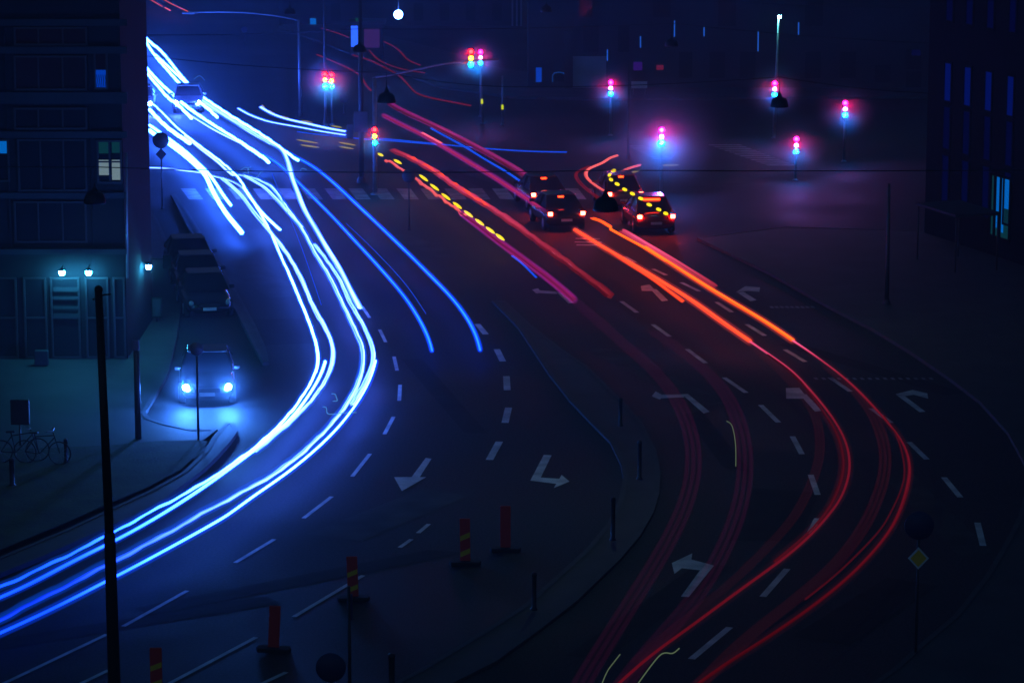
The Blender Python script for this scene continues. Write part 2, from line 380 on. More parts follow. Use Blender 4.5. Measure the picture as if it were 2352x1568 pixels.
# ------------------------------------------------------------------ light trails
def spline(pts, n=7):
    out = []; m = len(pts)
    for i in range(m-1):
        p0, p1, p2, p3 = pts[max(i-1, 0)], pts[i], pts[i+1], pts[min(i+2, m-1)]
        for k in range(n):
            t = k/n; out.append(.5*((2*p1) + (p2-p0)*t + (2*p0-5*p1+4*p2-p3)*t*t + (3*p1-p0-3*p2+p3)*t**3))
    out.append(pts[-1]); return out
HG = 'white-blue headlight trails'; TG = 'red tail light trails'
def trail(pix, mat, r, label, h=.65, group=None, glow=None, wob=0, cat='light trail', n=6, name='light_trail', sub=7, ks=None):
    pts = [G(x, y, h) for x, y in pix]
    sp = spline(pts, sub)
    for _ in range(22 if len(pix) > 9 else 6):        # even out the hand-read points
        sp = [sp[0]] + [sp[i]*.5 + (sp[i-1]+sp[i+1])*.25 for i in range(1, len(sp)-1)] + [sp[-1]]
    if ks is None:
        ks = [1.0]*len(pix)
        if group == HG: ks = [max(.10, min(1, max(0, x)/620.0)**1.5) if y > 1020 else 1.0 for x, y in pix]
    kk = []
    for i in range(len(pix)-1):
        kk += [ks[i] + (ks[i+1]-ks[i])*j/sub for j in range(sub)]
    kk.append(ks[-1]); kk = [kk[0]]*3 + kk + [kk[-1]]*3
    def setk(o, m):
        at = o.data.attributes.new('k', 'FLOAT', 'POINT')
        at.data.foreach_set('value', [v for v in kk for _ in range(m)][:len(o.data.vertices)] + [kk[-1]]*max(0, len(o.data.vertices)-len(kk)*m))
    if wob:
        ph = random.random()*6
        L = 0
        for i, p in enumerate(sp):
            if i: L += (sp[i]-sp[i-1]).length
            p.z += wob*math.sin(L*2.1+ph) + wob*.6*math.sin(L*5.3+ph*2)
    def tap(rad):
        q = list(sp); d0 = (q[1]-q[0]).normalized(); d1 = (q[-1]-q[-2]).normalized()
        pre = [q[0]-d0*rad*1.2, q[0]-d0*rad*1.0, q[0]-d0*rad*.6]; post_ = [q[-1]+d1*rad*.6, q[-1]+d1*rad, q[-1]+d1*rad*1.2]
        return pre+q+post_, [rad*.01, rad*.45, rad*.85]+[rad]*len(q)+[rad*.85, rad*.45, rad*.01]
    if glow and mat is None:
        gm, gr = glow; pp, rr = tap(gr*.30); mb = MB()
        for off in (-.70, 0, .70):                     # three soft strands side by side
            out = []
            for i, p in enumerate(pp):
                t = (pp[min(i+1, len(pp)-1)]-pp[max(i-1, 0)]); t.z = 0; t.normalize()
                out.append(p + Vector((t.y, -t.x, 0))*(off*gr))
            mb.tube(out, rr, 8)
        o = mb.build(name, gm)
        return tag(o, label, cat, group)
    if mat != 'e_whitefar' and r >= .034 and not name.startswith('light_squiggle'):
        big = r >= .085 or (mat == 'e_white2' and r >= .06)
        mb = MB(); ns = 5 if big else 3; kv = []; fat = 1.0 if big else 1.55
        for q in range(ns):
            off = (q-(ns-1)/2)/((ns-1)/2)*r*.80; ph = random.random()*6; fr = .35+random.random()*.5; amp = r*.18; dz = random.uniform(-.5, .5)*r
            pp, rr = tap(fat*(r*.28 if q != 1 else r*.36)); L = 0; out = []
            for i, p in enumerate(pp):
                t = (pp[min(i+1, len(pp)-1)]-pp[max(i-1, 0)]); t.z = 0
                if t.length < 1e-6: t = Vector((0, 1, 0))
                t.normalize(); sd = Vector((t.y, -t.x, 0))
                if i: L += (pp[i]-pp[i-1]).length
                out.append(p + sd*(off+amp*math.sin(L*fr+ph)) + Vector((0, 0, dz + (wob*.6*math.sin(L*3.1+ph) if wob else 0))))
            mb.tube(out, rr, n, cap=False); b = random.uniform(.55, 1.25) if q != 1 else 1.15
            kv += [v*b for v in kk for _ in range(n)]
        o = mb.build(name, mat, normals=False)
        o.data.attributes.new('k', 'FLOAT', 'POINT').data.foreach_set('value', kv)
    else:
        o = MB().tube(*tap(r), n, cap=False).build(name, mat, normals=False); setk(o, n)
    if glow:
        gm, gr = glow; MB().tube(*tap(gr), 8).build('glow', gm, o)  # self-lit tube, the soft halo round the core put in as emission
    return tag(o, label, cat, group)
M['g_blue'] = glowvol('blue_glow', (.0, .06, 1.0), 1.6)
M['g_white'] = glowvol('white_blue_glow', (.0, .10, 1.0), .9)
M['g_purple'] = glowvol('purple_glow', (1.0, .02, .45), .030)
M['g_red'] = glowvol('red_glow', (1.0, .05, .09), .020)
M['g_redband'] = glowvol('red_band_glow', (1.0, .05, .09), .050)
M['g_magenta'] = glowvol('magenta_glow', (1.0, .03, .75), .34)
M['g_redbright'] = glowvol('bright_red_glow', (1.0, .08, .07), .45)
M['g_bluedim'] = glowvol('dim_blue_glow', (.0, .12, 1.0), .10)
HG = 'white-blue headlight trails'; TG = 'red tail light trails'
WG = ('g_white', .13)
T = trail
# far group by the building corner
T([(334, 82), (337, 90), (358, 108), (365, 113), (390, 141), (412, 170), (430, 190)], 'e_whitefar', .08, 'uppermost white headlight trail starting at the dark building edge', group=HG, glow=WG, wob=.016)
T([(334, 88), (337, 99), (357, 130), (375, 150), (410, 190), (450, 229), (475, 247), (499, 270)], 'e_whitefar', .08, 'white headlight trail running through the right one of the two stopped headlights', group=HG, glow=WG, wob=.016)
T([(357, 126), (390, 156), (425, 190), (460, 219), (512, 255), (560, 284), (588, 301), (625, 325), (645, 341), (685, 369)], 'e_whitefar', .06, 'long white trail from the second fork ending above the blue box', group=HG, glow=WG, wob=.016)
T([(468, 238), (530, 277), (588, 312), (622, 330), (645, 341), (656, 358), (667, 392), (674, 417), (688, 459), (718, 517), (750, 567), (788, 634), (810, 675), (826, 707)], 'e_white2', .11, 'broad pale blue trail bending down across the zebra crossing and ending mid road', group=HG, glow=('g_white', .14))
T([(335, 154), (339, 159), (367, 190), (400, 220), (430, 246), (465, 271), (525, 310), (588, 350), (617, 372)], 'e_whitefar', .08, 'white trail ending just below the stopped white headlights', group=HG, glow=WG, wob=.016)
T([(335, 164), (339, 170), (360, 195), (385, 224), (402, 236), (420, 252), (440, 272)], 'e_whitefar', .08, 'short white trail through the left one of the two stopped headlights', group=HG, glow=WG, wob=.016)
T([(415, 241), (445, 262), (487, 290), (540, 322), (588, 347), (625, 366), (655, 389), (695, 429), (728, 462), (773, 507), (828, 567), (888, 632), (928, 679), (958, 724), (978, 762), (988, 790), (992, 806)], 'e_blue', .034, 'long thin blue trail, the left one of the pair ending in the dark mid road', group=HG, glow=('g_blue', .10))
T([(640, 337), (665, 353), (690, 366), (714, 379), (738, 396), (775, 427), (838, 487), (920, 564), (988, 632), (1045, 690), (1083, 745), (1098, 784), (1103, 804)], 'e_blue', .034, 'long blue trail furthest right, ending beyond its blue partner', group=HG, glow=('g_blue', .11))
T([(346, 235), (362, 247), (390, 277), (420, 305), (462, 337), (507, 370), (532, 392), (552, 412), (565, 437), (588, 472), (620, 527), (640, 577), (670, 642), (698, 709), (718, 762), (727, 790), (731, 820), (727, 849), (708, 889), (678, 934), (645, 972), (613, 1002), (588, 1025), (512, 1081), (437, 1126), (350, 1172), (275, 1214), (175, 1265), (75, 1314), (0, 1346), (-40, 1362)],
  'e_white', .036, 'innermost full white trail sweeping round the bend to the left edge', group=HG, glow=('g_white', .12), wob=.012)
T([(344, 252), (362, 272), (387, 295), (415, 315), (436, 329)], 'e_whitefar', .095, 'stubby white trail ending left of the round sign', group=HG, glow=WG, wob=.012)
T([(425, 312), (460, 341), (500, 372), (519, 390), (536, 403)], 'e_white2', .06, 'pale trail running close beside the thick white one to the junction', group=HG)
T([(344, 288), (360, 299), (385, 317), (425, 347), (458, 378), (480, 400), (498, 425), (514, 450), (530, 471)], 'e_whitefar', .065, 'white trail forking right just before the short thick one ends', group=HG, glow=WG)
T([(344, 300), (355, 309), (382, 325), (425, 357), (455, 384), (472, 402), (480, 420), (495, 452), (520, 492), (538, 513), (555, 534)], 'e_whitefar', .10, 'thickest short white trail ending abruptly over the blue street', group=HG, glow=('g_white', .17))
T([(345, 385), (380, 386), (430, 392), (460, 396), (490, 404), (525, 413), (548, 424), (562, 437)], 'e_white2', .045, 'shallow curved trail crossing behind the post and joining the white trails', group=HG)
T([(510, 410), (533, 429), (560, 455), (585, 490), (606, 515)], 'e_white2', .06, 'soft pale trail curving down to meet the main white trails from the left', group=HG, glow=('g_white', .12))
T([(560, 430), (580, 462), (603, 490), (625, 512), (643, 529)], 'e_white', .05, 'white branch trail ending inside the fork of the bend', group=HG, glow=WG)
T([(548, 400), (570, 405), (600, 414), (628, 430), (643, 454), (670, 492), (690, 518), (715, 562), (728, 590), (763, 642), (788, 700), (818, 762), (831, 790), (835, 821), (828, 864), (808, 909), (773, 959), (725, 1009), (663, 1064), (588, 1112), (470, 1172), (380, 1226), (280, 1276), (175, 1331), (75, 1381), (0, 1421), (-40, 1440)],
  'e_white2', .062, 'broad pale trail, third one across the left foreground', group=HG, glow=('g_white', .14), wob=.012)
T([(560, 403), (590, 419), (613, 434), (650, 474), (675, 502), (692, 520)], 'e_white2', .07, 'soft pale trail curving below the squiggle to join the broad one', group=HG, glow=('g_white', .13))
T([(605, 515), (628, 541), (663, 587), (695, 642), (715, 699), (748, 752), (762, 786), (767, 814), (758, 854), (735, 896), (695, 942), (645, 990), (588, 1036)],
  'e_white2', .062, 'pale blue trail outside the innermost one round the bend', group=HG, glow=('g_white', .12), wob=.012)
T([(723, 562), (763, 612), (788, 657), (805, 699), (833, 742), (852, 784), (859, 812), (853, 849), (832, 894), (808, 928)], 'e_white2', .07, 'pale striped trail outside the broad one at the bend', group=HG, glow=('g_white', .11), wob=.012)
T([(747, 829), (735, 866), (708, 909), (675, 954), (638, 990), (588, 1031), (480, 1110), (380, 1176), (275, 1236), (175, 1283), (75, 1338), (0, 1371), (-40, 1388)], 'e_white', .035, 'thin sharp white trail starting at the bend, second across the left foreground', group=HG, glow=('g_blue', .11))
T([(863, 828), (853, 866), (828, 914), (788, 969), (738, 1021), (663, 1084), (588, 1134), (532, 1176), (500, 1196), (400, 1252), (280, 1316), (245, 1333), (125, 1396), (0, 1453), (-40, 1470)], 'e_white', .032, 'thin sharp white trail starting furthest right at the bend, lowest in the foreground', group=HG, glow=('g_blue', .12))
T([(410, 246), (470, 286), (530, 318), (580, 342)], 'e_white2', .05, 'faint pale trail leaving the left stopped headlight', group=HG)
T([(460, 228), (500, 254), (560, 292), (620, 330)], 'e_white2', .05, 'pale trail running beside the long white one towards the blue box', group=HG)
# cross street pair
T([(598, 246), (625, 262), (663, 275), (713, 286), (752, 295), (792, 302)], 'e_white2', .05, 'upper white trail of the cross street below the amber flashes', group=HG, glow=WG)
T([(547, 249), (570, 262), (595, 272), (625, 281), (688, 292), (735, 301), (792, 310)], 'e_white2', .06, 'lower white trail of the cross street, starting further left', group=HG, glow=WG)
T([(684, 303), (720, 308), (770, 313), (840, 320), (889, 323), (950, 328), (1013, 333)], 'e_bluedim', .05, 'dim blue trail passing behind the signal post', group=HG)
T([(860, 318), (889, 320), (950, 326), (1013, 332), (1095, 340), (1176, 346), (1240, 349), (1301, 350)], 'e_bluedim', .045, 'long faint blue trail reaching right across the junction', group=HG)
T([(990, 295), (1015, 309), (1045, 325), (1075, 342), (1120, 370), (1176, 403), (1210, 430)], 'e_bluedim', .04, 'dim blue trail between the far red ones', group=HG)
T([(1128, 374), (1150, 386), (1176, 402), (1200, 420), (1225, 447)], 'e_bluedim', .05, 'blue glimmer trail beside the queued cars', group=HG)
T([(1176, 588), (1200, 606), (1232, 638)], 'e_bluedim', .035, 'short faint blue trail left of the magenta one', group=HG)
T([(625, 400), (645, 450), (690, 560), (738, 700)], 'e_bluedim', .012, 'hair thin blue line between the white trails', group=HG)
T([(795, 513), (855, 570), (930, 650), (978, 720)], 'e_bluedim', .012, 'hair thin blue line between the two long blue trails', group=HG)
# squiggles
SG = 'thin squiggles of light'
T([(446, 182), (455, 175), (462, 176), (470, 185)], 'e_squiggle', .014, 'small pale hook of light above the stopped cars', group=SG, cat='light squiggle', name='light_squiggle')
T([(553, 391), (562, 385), (569, 386), (573, 392)], 'e_squiggle', .014, 'small arch squiggle beside the junction of white trails', group=SG, cat='light squiggle', name='light_squiggle')
T([(555, 402), (563, 396), (572, 399), (569, 388), (576, 384)], 'e_squiggle', .014, 'angular squiggle below the arch squiggle', group=SG, cat='light squiggle', name='light_squiggle')
T([(588, 407), (596, 401), (598, 396), (606, 394)], 'e_squiggle', .014, 'rising squiggle left of the broad pale trail', group=SG, cat='light squiggle', name='light_squiggle')
T([(690, 392), (693, 387), (700, 388), (704, 390)], 'e_squiggle', .014, 'tiny arch of light right of the broad pale trail', group=SG, cat='light squiggle', name='light_squiggle')
T([(762, 904), (770, 905), (773, 914), (775, 920), (765, 921)], 'e_squiggle', .014, 'upper hooked squiggle inside the bend of white trails', group=SG, cat='light squiggle', name='light_squiggle')
T([(742, 934), (750, 936), (751, 949), (765, 951), (790, 948), (818, 947)], 'e_squiggle', .014, 'lower squiggle with a long flat tail across the white trails', group=SG, cat='light squiggle', name='light_squiggle')
T([(1669, 967), (1680, 974), (1687, 1000), (1690, 1030), (1690, 1070)], 'e_squiggle2', .011, 'pale curved scratch of light on the dark carriageway', group=SG, cat='light squiggle', name='light_squiggle')
T([(1424, 1502), (1410, 1520), (1395, 1540), (1383, 1568)], 'e_squiggle2', .011, 'greenish scratch of light at the bottom edge', group=SG, cat='light squiggle', name='light_squiggle')
T([(1560, 1488), (1545, 1500), (1530, 1498), (1515, 1504), (1490, 1535), (1466, 1568)], 'e_squiggle2', .013, 'wavy greenish light with a bright knot near the bottom edge', group=SG, cat='light squiggle', name='light_squiggle')
# far red trails
T([(330, -8), (352, 3), (372, 15)], 'e_pink', .05, 'short pink trail at the top beside the building edge', group=TG, h=.8)
T([(379, 18), (392, 25)], 'e_pink', .045, 'tiny pink dash below the two top trails', group=TG, h=.8)
T([(370, -4), (400, 12), (430, 26)], 'e_pink', .055, 'right one of the two pink trails at the top', group=TG, h=.8)
T([(728, 126), (773, 145), (805, 160), (828, 175), (840, 195), (853, 209)], 'e_reddim', .05, 'wavy red trail ending left of the tall signal post', group=TG, h=.8)
T([(738, 65), (775, 76), (800, 86)], 'e_reddim', .04, 'faint red trail entering the lit kiosk from the left', group=TG, h=.8)
T([(848, 115), (863, 132), (883, 145), (925, 159), (975, 167)], 'e_reddim', .045, 'wavy red trail leaving the kiosk low', group=TG, h=.8)
T([(810, 127), (853, 140), (900, 165), (920, 177), (943, 202), (958, 215), (988, 225), (1050, 237), (1080, 243)], 'e_reddim', .055, 'longest wavy red trail passing under the curved mast arm', group=TG, h=.8)
T([(870, 91), (905, 107), (925, 125), (938, 139), (965, 150)], 'e_reddim', .045, 'wavy red trail upper right of the kiosk', group=TG, h=.8)
T([(895, 238), (930, 258), (1000, 290), (1060, 320), (1120, 352), (1176, 383), (1215, 410), (1238, 424)], 'e_reddark', .14, 'wide dusky red trail leading to the queued cars', group=TG, h=.8, ks=[1.5, 2, 3, 3, 3, 3, 3, 3], glow=('g_magenta', .16))
T([(1003, 291), (1040, 310), (1075, 329)], 'e_pink', .05, 'bright red dash on the right far lane', group=TG, h=.8)
T([(970, 305), (990, 316), (1014, 329)], 'e_pink', .05, 'bright red dash on the left far lane', group=TG, h=.8)
T([(880, 265), (930, 290), (975, 312), (1050, 356), (1103, 388), (1140, 410), (1176, 434), (1213, 458), (1258, 487)], 'e_reddim', .06, 'pink purple trail ending at the nearest queued car', group=TG, h=.8, ks=[1, 1.5, 2, 2, 2, 2, 2, 2, 2], glow=('g_magenta', .15))
T([(900, 345), (940, 362), (988, 388), (1020, 410), (1050, 432), (1125, 477), (1176, 511), (1241, 560), (1301, 602), (1401, 679)], 'e_reddim', .15, 'broad salmon red trail left of the dashed centre line', group=TG, h=.8, ks=[1.5, 3, 4, 4, 4, 3.5, 3, 2, 1.4, .8], glow=('g_redbright', .12), wob=.016)
T([(935, 357), (990, 387), (1055, 430), (1120, 473)], 'e_red', .05, 'brighter rippled red core within the salmon trail', group=TG, h=.85, wob=.05)
T([(885, 366), (923, 388), (955, 411), (1003, 446), (1050, 481), (1070, 497)], 'e_pink', .06, 'bright rippled pink trail under the amber flashes', group=TG, h=.8, wob=.04)
T([(1060, 489), (1110, 527), (1176, 577), (1251, 632), (1290, 664), (1318, 688)], 'e_reddim', .09, 'magenta trail fading to red mid road', group=TG, h=.8, glow=('g_magenta', .17))
T([(1318, 688), (1400, 760), (1470, 822), (1524, 872), (1560, 925), (1585, 985), (1596, 1060), (1582, 1140), (1545, 1225), (1490, 1320), (1420, 1430), (1340, 1560), (1320, 1600)], None, 0, 'wide ghostly purple trail nearest the bollard island', group=TG, h=.8, glow=('g_purple', .24))
T([(1500, 760), (1560, 800), (1620, 850), (1675, 910), (1705, 990), (1714, 1070), (1700, 1170), (1658, 1270), (1600, 1370), (1530, 1450), (1460, 1530), (1420, 1590)], None, 0, 'wide ghostly purple trail, second from the bollard island', group=TG, h=.8, glow=('g_purple', .24))
# bright orange pair
T([(1320, 527), (1350, 546), (1388, 569), (1440, 599), (1488, 628), (1576, 681), (1651, 734), (1723, 784)], 'e_red', .055, 'bright red trail starting below the left queued car', group=TG, h=.8, glow=('g_redbright', .16))
T([(1388, 568), (1430, 596), (1488, 633), (1530, 664), (1568, 692)], 'e_red', .05, 'short red trail doubling the left bright one', group=TG, h=.8)
T([(1723, 784), (1790, 830), (1826, 857), (1869, 904), (1914, 959), (1944, 1014), (1952, 1059), (1949, 1096), (1934, 1139), (1909, 1176), (1846, 1246), (1764, 1308), (1676, 1371), (1576, 1446), (1501, 1498), (1421, 1568), (1390, 1600)], 'e_reddim', .032, 'dim red trail in the middle of the right bend with a sharp outer line', group=TG, h=.8, ks=[7, 4.5, 3, 1.8, 1.2, 1, 1, 1, 1, 1, 1, .9, .8, .7, .7, .7, .7], glow=('g_red', .12))
T([(1700, 775), (1764, 824), (1814, 877), (1859, 924), (1879, 971), (1885, 1021), (1879, 1066), (1864, 1109), (1836, 1170), (1801, 1215), (1764, 1255), (1690, 1330), (1600, 1402), (1500, 1480), (1460, 1520)], None, 0, 'innermost dim red trail of the right bend', group=TG, h=.8, glow=('g_redband', .14))
T([(1764, 815), (1826, 862), (1880, 930), (1920, 990), (1936, 1046), (1934, 1096), (1909, 1160), (1860, 1222), (1780, 1290)], 'e_reddark', .04, 'dusky red trail just inside the sharp middle one', group=TG, h=.8, glow=('g_red', .15))
T([(1402, 527), (1440, 548), (1483, 571), (1530, 600)], 'e_orange', .05, 'orange trail starting at the dark hanging lamp cone', group=TG, h=.8)
T([(1360, 502), (1380, 509), (1402, 522)], 'e_orange', .09, 'broad orange stub right of the left queued car', group=TG, h=.8)
T([(1430, 531), (1460, 548), (1500, 572), (1560, 608), (1640, 658)], 'e_reddim', .12, 'wide red band above the orange trail', group=TG, h=.82, ks=[4, 6, 6, 4, 2], glow=('g_redbright', .14))
T([(1483, 568), (1538, 604), (1626, 660), (1676, 690), (1720, 716), (1764, 743), (1821, 782)], 'e_orange', .055, 'brightest orange trail on the right carriageway', group=TG, h=.8, glow=('g_redbright', .15))
T([(1821, 782), (1850, 801), (1889, 829), (1939, 866), (1989, 914), (2039, 969), (2074, 1014), (2091, 1064), (2086, 1116), (2066, 1176), (2039, 1226), (1976, 1301), (1889, 1376), (1764, 1463), (1670, 1520), (1588, 1580)], 'e_reddim', .035, 'outermost dim red trail round the right bend', group=TG, h=.8, ks=[9, 6, 3, 1.6, 1.1, .9, .8, .8, .8, .7, .7, .6, .5, .4, .4, .4], glow=('g_red', .13))
T([(1900, 842), (1945, 880), (1976, 910), (2004, 948), (2026, 999), (2035, 1049), (2029, 1104), (2009, 1159), (1989, 1201), (1939, 1276), (1864, 1346), (1789, 1406), (1700, 1475), (1610, 1568)], None, 0, 'broad dusky red trail, inner one of the outer pair', group=TG, h=.8, glow=('g_redband', .18))
T([(2030, 955), (2060, 1000), (2078, 1071), (2071, 1121), (2046, 1176), (2014, 1226), (1926, 1314), (1850, 1375)], 'e_reddark', .025, 'thin dim red line between the outermost bends', group=TG, h=.8)
# curve at the stopped cars
T([(1418, 357), (1400, 363), (1385, 373), (1366, 381), (1351, 388), (1345, 399), (1351, 412), (1371, 428), (1388, 438)], 'e_pink', .06, 'pink red trail curling in to the right queue', group=TG, h=.8)
T([(1352, 382), (1330, 392), (1322, 404), (1335, 424), (1362, 446), (1380, 460)], 'e_reddim', .06, 'faint outer curl of red light left of the pink curl', group=TG, h=.8)
T([(1470, 379), (1446, 386), (1425, 397), (1422, 412)], 'e_pink', .06, 'short pink curl above the small brake light', group=TG, h=.8)

def dashes(pairs, r, mat, label, h=.75, grow=1.0):
    rt = thing('indicator_trail', label, 'indicator trail', G(*pairs[0][0]), 0, 'amber indicator flash trails')
    o0 = rt.location.copy()
    for a, b in pairs:
        A, B = G(*a, h)-o0, G(*b, h)-o0
        d = (B-A); n = 6; pts = [A + d*(i/n) for i in range(n+1)]
        rr = [r*math.sqrt(max(.05, 1-(2*i/n-1)**2*.9)) for i in range(n+1)]
        MB().tube(pts, rr, 8).build('flash', mat, rt)
T6 = lambda x, y: (588+x/4, 392+y/4)
dashes([(T6(x-38, y-28), T6(x+38, y+28)) for x, y in ((1540, 68), (1640, 153), (1745, 240), (1850, 320), (1952, 398), (2055, 474), (2153, 547), (2242, 610))] + [((905, 367), (922, 376)), ((868, 353), (880, 358))], .062, 'e_yellow', 'long row of yellow flashes beside the pink trail')
T7 = lambda x, y: (1176+x/4, 392+y/4)
dashes([(T7(912, 4), T7(955, -4)), (T7(888, 48), T7(905, 30)), (T7(897, 76), T7(922, 90)), (T7(948, 116), T7(984, 131)), (T7(1017, 166), T7(1053, 181)), (T7(1088, 205), T7(1125, 220)), (T7(1163, 249), T7(1203, 264)), (T7(1240, 306), T7(1281, 320)), (T7(1329, 350), T7(1366, 364)), (T7(1395, 387), T7(1430, 400))], .068, 'e_yellow', 'curved row of yellow flashes over the right queue of cars', 2.2)
dashes([((601, 241), (608, 247)), ((618, 254), (630, 261)), ((646, 267), (664, 272)), ((692, 277), (718, 282)), ((760, 289), (785, 293))], .04, 'e_yellowpale', 'five pale amber flashes above the upper cross street trail')
dashes([((681, 321), (730, 329)), ((690, 333), (733, 339)), ((778, 327), (816, 334)), ((780, 337), (812, 342))], .04, 'e_yellowpale', 'pale double amber flashes left of the tall dark mast')
dashes([((1520, 380), (1560, 379)), ((1452, 396), (1470, 391)), ((1438, 430), (1450, 434)), ((1460, 440), (1470, 444))], .05, 'e_yellowpale', 'pale salmon flashes beside the brake lit van')

# ------------------------------------------------------------------ vehicles (front towards local -Y)
def make_car(name, label, paint, lights='off', cat='car', length=4.35, width=1.76, height=1.45, group=None, bar=(.24, .90, .10, .07)):
    t = thing(name, label, cat, (0, 0, 0), 0, group)
    L, w = length/2, width/2
    st = [(-L, .30, .52, .62, .70), (-L+.12, .24, .62, .74, .86), (-L+.55, .20, .74, .82, .97), (-L+1.25, .20, .86, .90, 1.0), (-.1, .2, .90, .95, 1.0), (L-1.0, .2, .92, .97, 1.0), (L-.35, .22, .90, .97, .97), (L-.08, .28, .80, .90, .92), (L, .34, .66, .78, .84)]
    mb = MB(); vs = []; nn = 11
    for y, zb, zs, zt, kw in st:
        W_ = w*kw
        half = [(0, zb), (W_*.85, zb), (W_*.97, zb+.12), (W_, (zb+zs)/2), (W_*.96, zs), (0, zt)]
        ring = [(x, z) for x, z in half] + [(-x, z) for x, z in half[1:-1]][::-1]
        vs += [(x, y, z) for x, z in ring]
    n = 10
    fs = [(i*n+k, i*n+(k+1) % n, (i+1)*n+(k+1) % n, (i+1)*n+k) for i in range(len(st)-1) for k in range(n)]
    fs += [tuple(range(n)), tuple(range((len(st)-1)*n, len(st)*n))]
    mb.add(vs, fs, True)
    body = mb.build('body', paint, t)
    sd = body.modifiers.new('s', 'SUBSURF'); sd.levels = 1; sd.render_levels = 2
    # greenhouse: glass volume and a roof panel over it
    gl = MB(); gv = []
    gst = [(-.95, .93, .80), (-.30, height-.07, .66), (.75, height-.05, .64), (L-.50, .98, .76)]
    for y, z, hw in gst: gv += [(-.80*w/.88, y, .90) if False else (-hw, y, z), (hw, y, z)]
    base = [(-.80, -.95, .90), (.80, -.95, .90), (.80, L-.45, .93), (-.80, L-.45, .93)]
    top = [(-.60, -.28, height-.06), (.60, -.28, height-.06), (.60, .80, height-.05), (-.60, .80, height-.05)]
    gl.add(base+top, [(0,1,5,4), (1,2,6,5), (2,3,7,6), (3,0,4,7), (4,5,6,7)])
    gl.build('windows', 'glass', t, bevel=.03)
    rf = MB(); rp = [(-.62, -.34), (.62, -.34), (.64, .1), (.62, .86), (-.62, .86), (-.64, .1)]
    rf.prism(rp, height-.05, height)
    # pillars
    for sx in (-1, 1):
        for a, b in (((sx*.80, -.97, .90), (sx*.61, -.30, height-.05)), ((sx*.61, .84, height-.05), (sx*.80, L-.42, .92)), ((sx*.80, .22, .92), (sx*.63, .22, height-.04))):
            rf.tube([a, b], .035, 6)
    rf.build('roof', paint, t, bevel=.02)
    for sx in (-1, 1):
        for y in (-L+.82, L-.80):
            wh = MB().lathe([(.20, -.10), (.30, -.11), (.325, -.06), (.325, .06), (.30, .11), (.20, .10)], (sx*(w-.10), y, .325), 20, 'x').build('wheel', 'rubber', t)
            MB().lathe([(0.0, -.02), (.19, -.05), (.20, .02), (0, .03)], (sx*(w-.02), y, .325), 14, 'x').build('rim', 'rim', wh)
        MB().box((sx*(w+.06), -.80, 1.0), (.20, .12, .13)).build('mirror', paint, t, bevel=.03)
        hm = {'off': 'off_lens', 'head': 'head', 'headfar': 'head_far', 'tail': 'off_lens'}[lights]
        MB().lathe([(0, -.03), (.055, -.028), (.085, -.01), (.095, .03)], (sx*(w-.22), -L+.02, .64), 16, 'y').build('headlight', hm, t)
        tm = 'tail' if lights == 'tail' else 'off_red'
        MB().box((sx*(w-.17), L-.03, .80), (.18, .10, .15)).build('taillight', tm, t, bevel=.02)
    MB().box((0, L+.005, .52), (.48, .02, .11)).build('number_plate', 'plate', t)
    MB().box((0, -L-.005, .42), (.48, .02, .11)).build('number_plate', 'plate', t)
    MB().box((0, -L+.01, .55), (.8, .05, .13)).build('grille', 'black', t, bevel=.01)
    if lights == 'tail':
        MB().box((0, bar[1], height-bar[2]), (bar[0], .06, bar[3])).build('brake_light', 'brake', t)
    return t
def mist(t, c, r, mat='mist'):  # ball of mist added round a lamp to draw its halo
    prof = [(math.sin(math.pi*k/14)+1e-4, -math.cos(math.pi*k/14)) for k in range(15)]
    o = MB().lathe(prof, (0, 0, 0), 24).build('added_halo_mist', mat, t); o.location = c; o.scale = (r, r, r); return o
# street direction of the side street and of the queue
def heading(a, b):
    A, B = G(*a), G(*b); d = A-B; return math.atan2(d.x, d.y)    # angle from +Y towards +X
side = heading((400, 459), (588, 784)); queue = heading((1176, 385), (1330, 490)); far = heading((390, 156), (512, 255))
# front is local -Y: a car coming towards the camera along the street keeps rz = -heading
def at_head(t, px, py, hd, L=4.35):
    p = G(px, py, .64); c = p + Vector((math.sin(hd), math.cos(hd), 0))*(L/2); t.location = (c.x, c.y, 0); t.rotation_euler = (0, 0, -hd); return t
def at_tail(t, px, py, hd, L=4.35):
    p = G(px, py, .80); c = p + Vector((math.sin(hd), math.cos(hd), 0))*(L/2); t.location = (c.x, c.y, 0); t.rotation_euler = (0, 0, math.pi-hd); return t
carA = at_head(make_car('car', 'dark car with blazing white headlights coming out of the side street', 'car_black', 'head'), 476, 890, side*.5)
carE = at_head(make_car('car', 'car with two white headlights stopped in the blue haze up the street', 'car_silver', 'headfar'), 431, 236, far*.35)
for sx in (-1, 1): mist(carE, (sx*.66, -2.4, .7), 1.6, 'halo_thin')
carF = dup(carE, (0, 0, 0), 0, 'car half hidden behind the building edge, one white headlight showing'); at_head(carF, 318, 238, far*.35)
carB = at_tail(make_car('car', 'nearest car of the left queue, red tail lights beside the bright patch', 'car_black', 'tail', group='cars queueing at the lights'), 1302, 491, queue)
carB2 = dup(carB, (0, 0, 0), 0, 'second car of the left queue, ahead of the bright patch'); at_tail(carB2, 1262, 447, queue)
carC = at_tail(make_car('car', 'car with wide orange brake bar at the end of the right queue', 'car_red', 'tail', height=1.5, group='cars queueing at the lights', bar=(.70, 1.0, .12, .07)), 1508, 498, queue*.7)
carC2 = make_car('car', 'car ahead in the right queue, just right of the hanging lamp', 'car_grey', 'tail', height=1.5, group='cars queueing at the lights', bar=(.22, .90, .10, .09)); at_tail(carC2, 1437, 446, queue*.7)
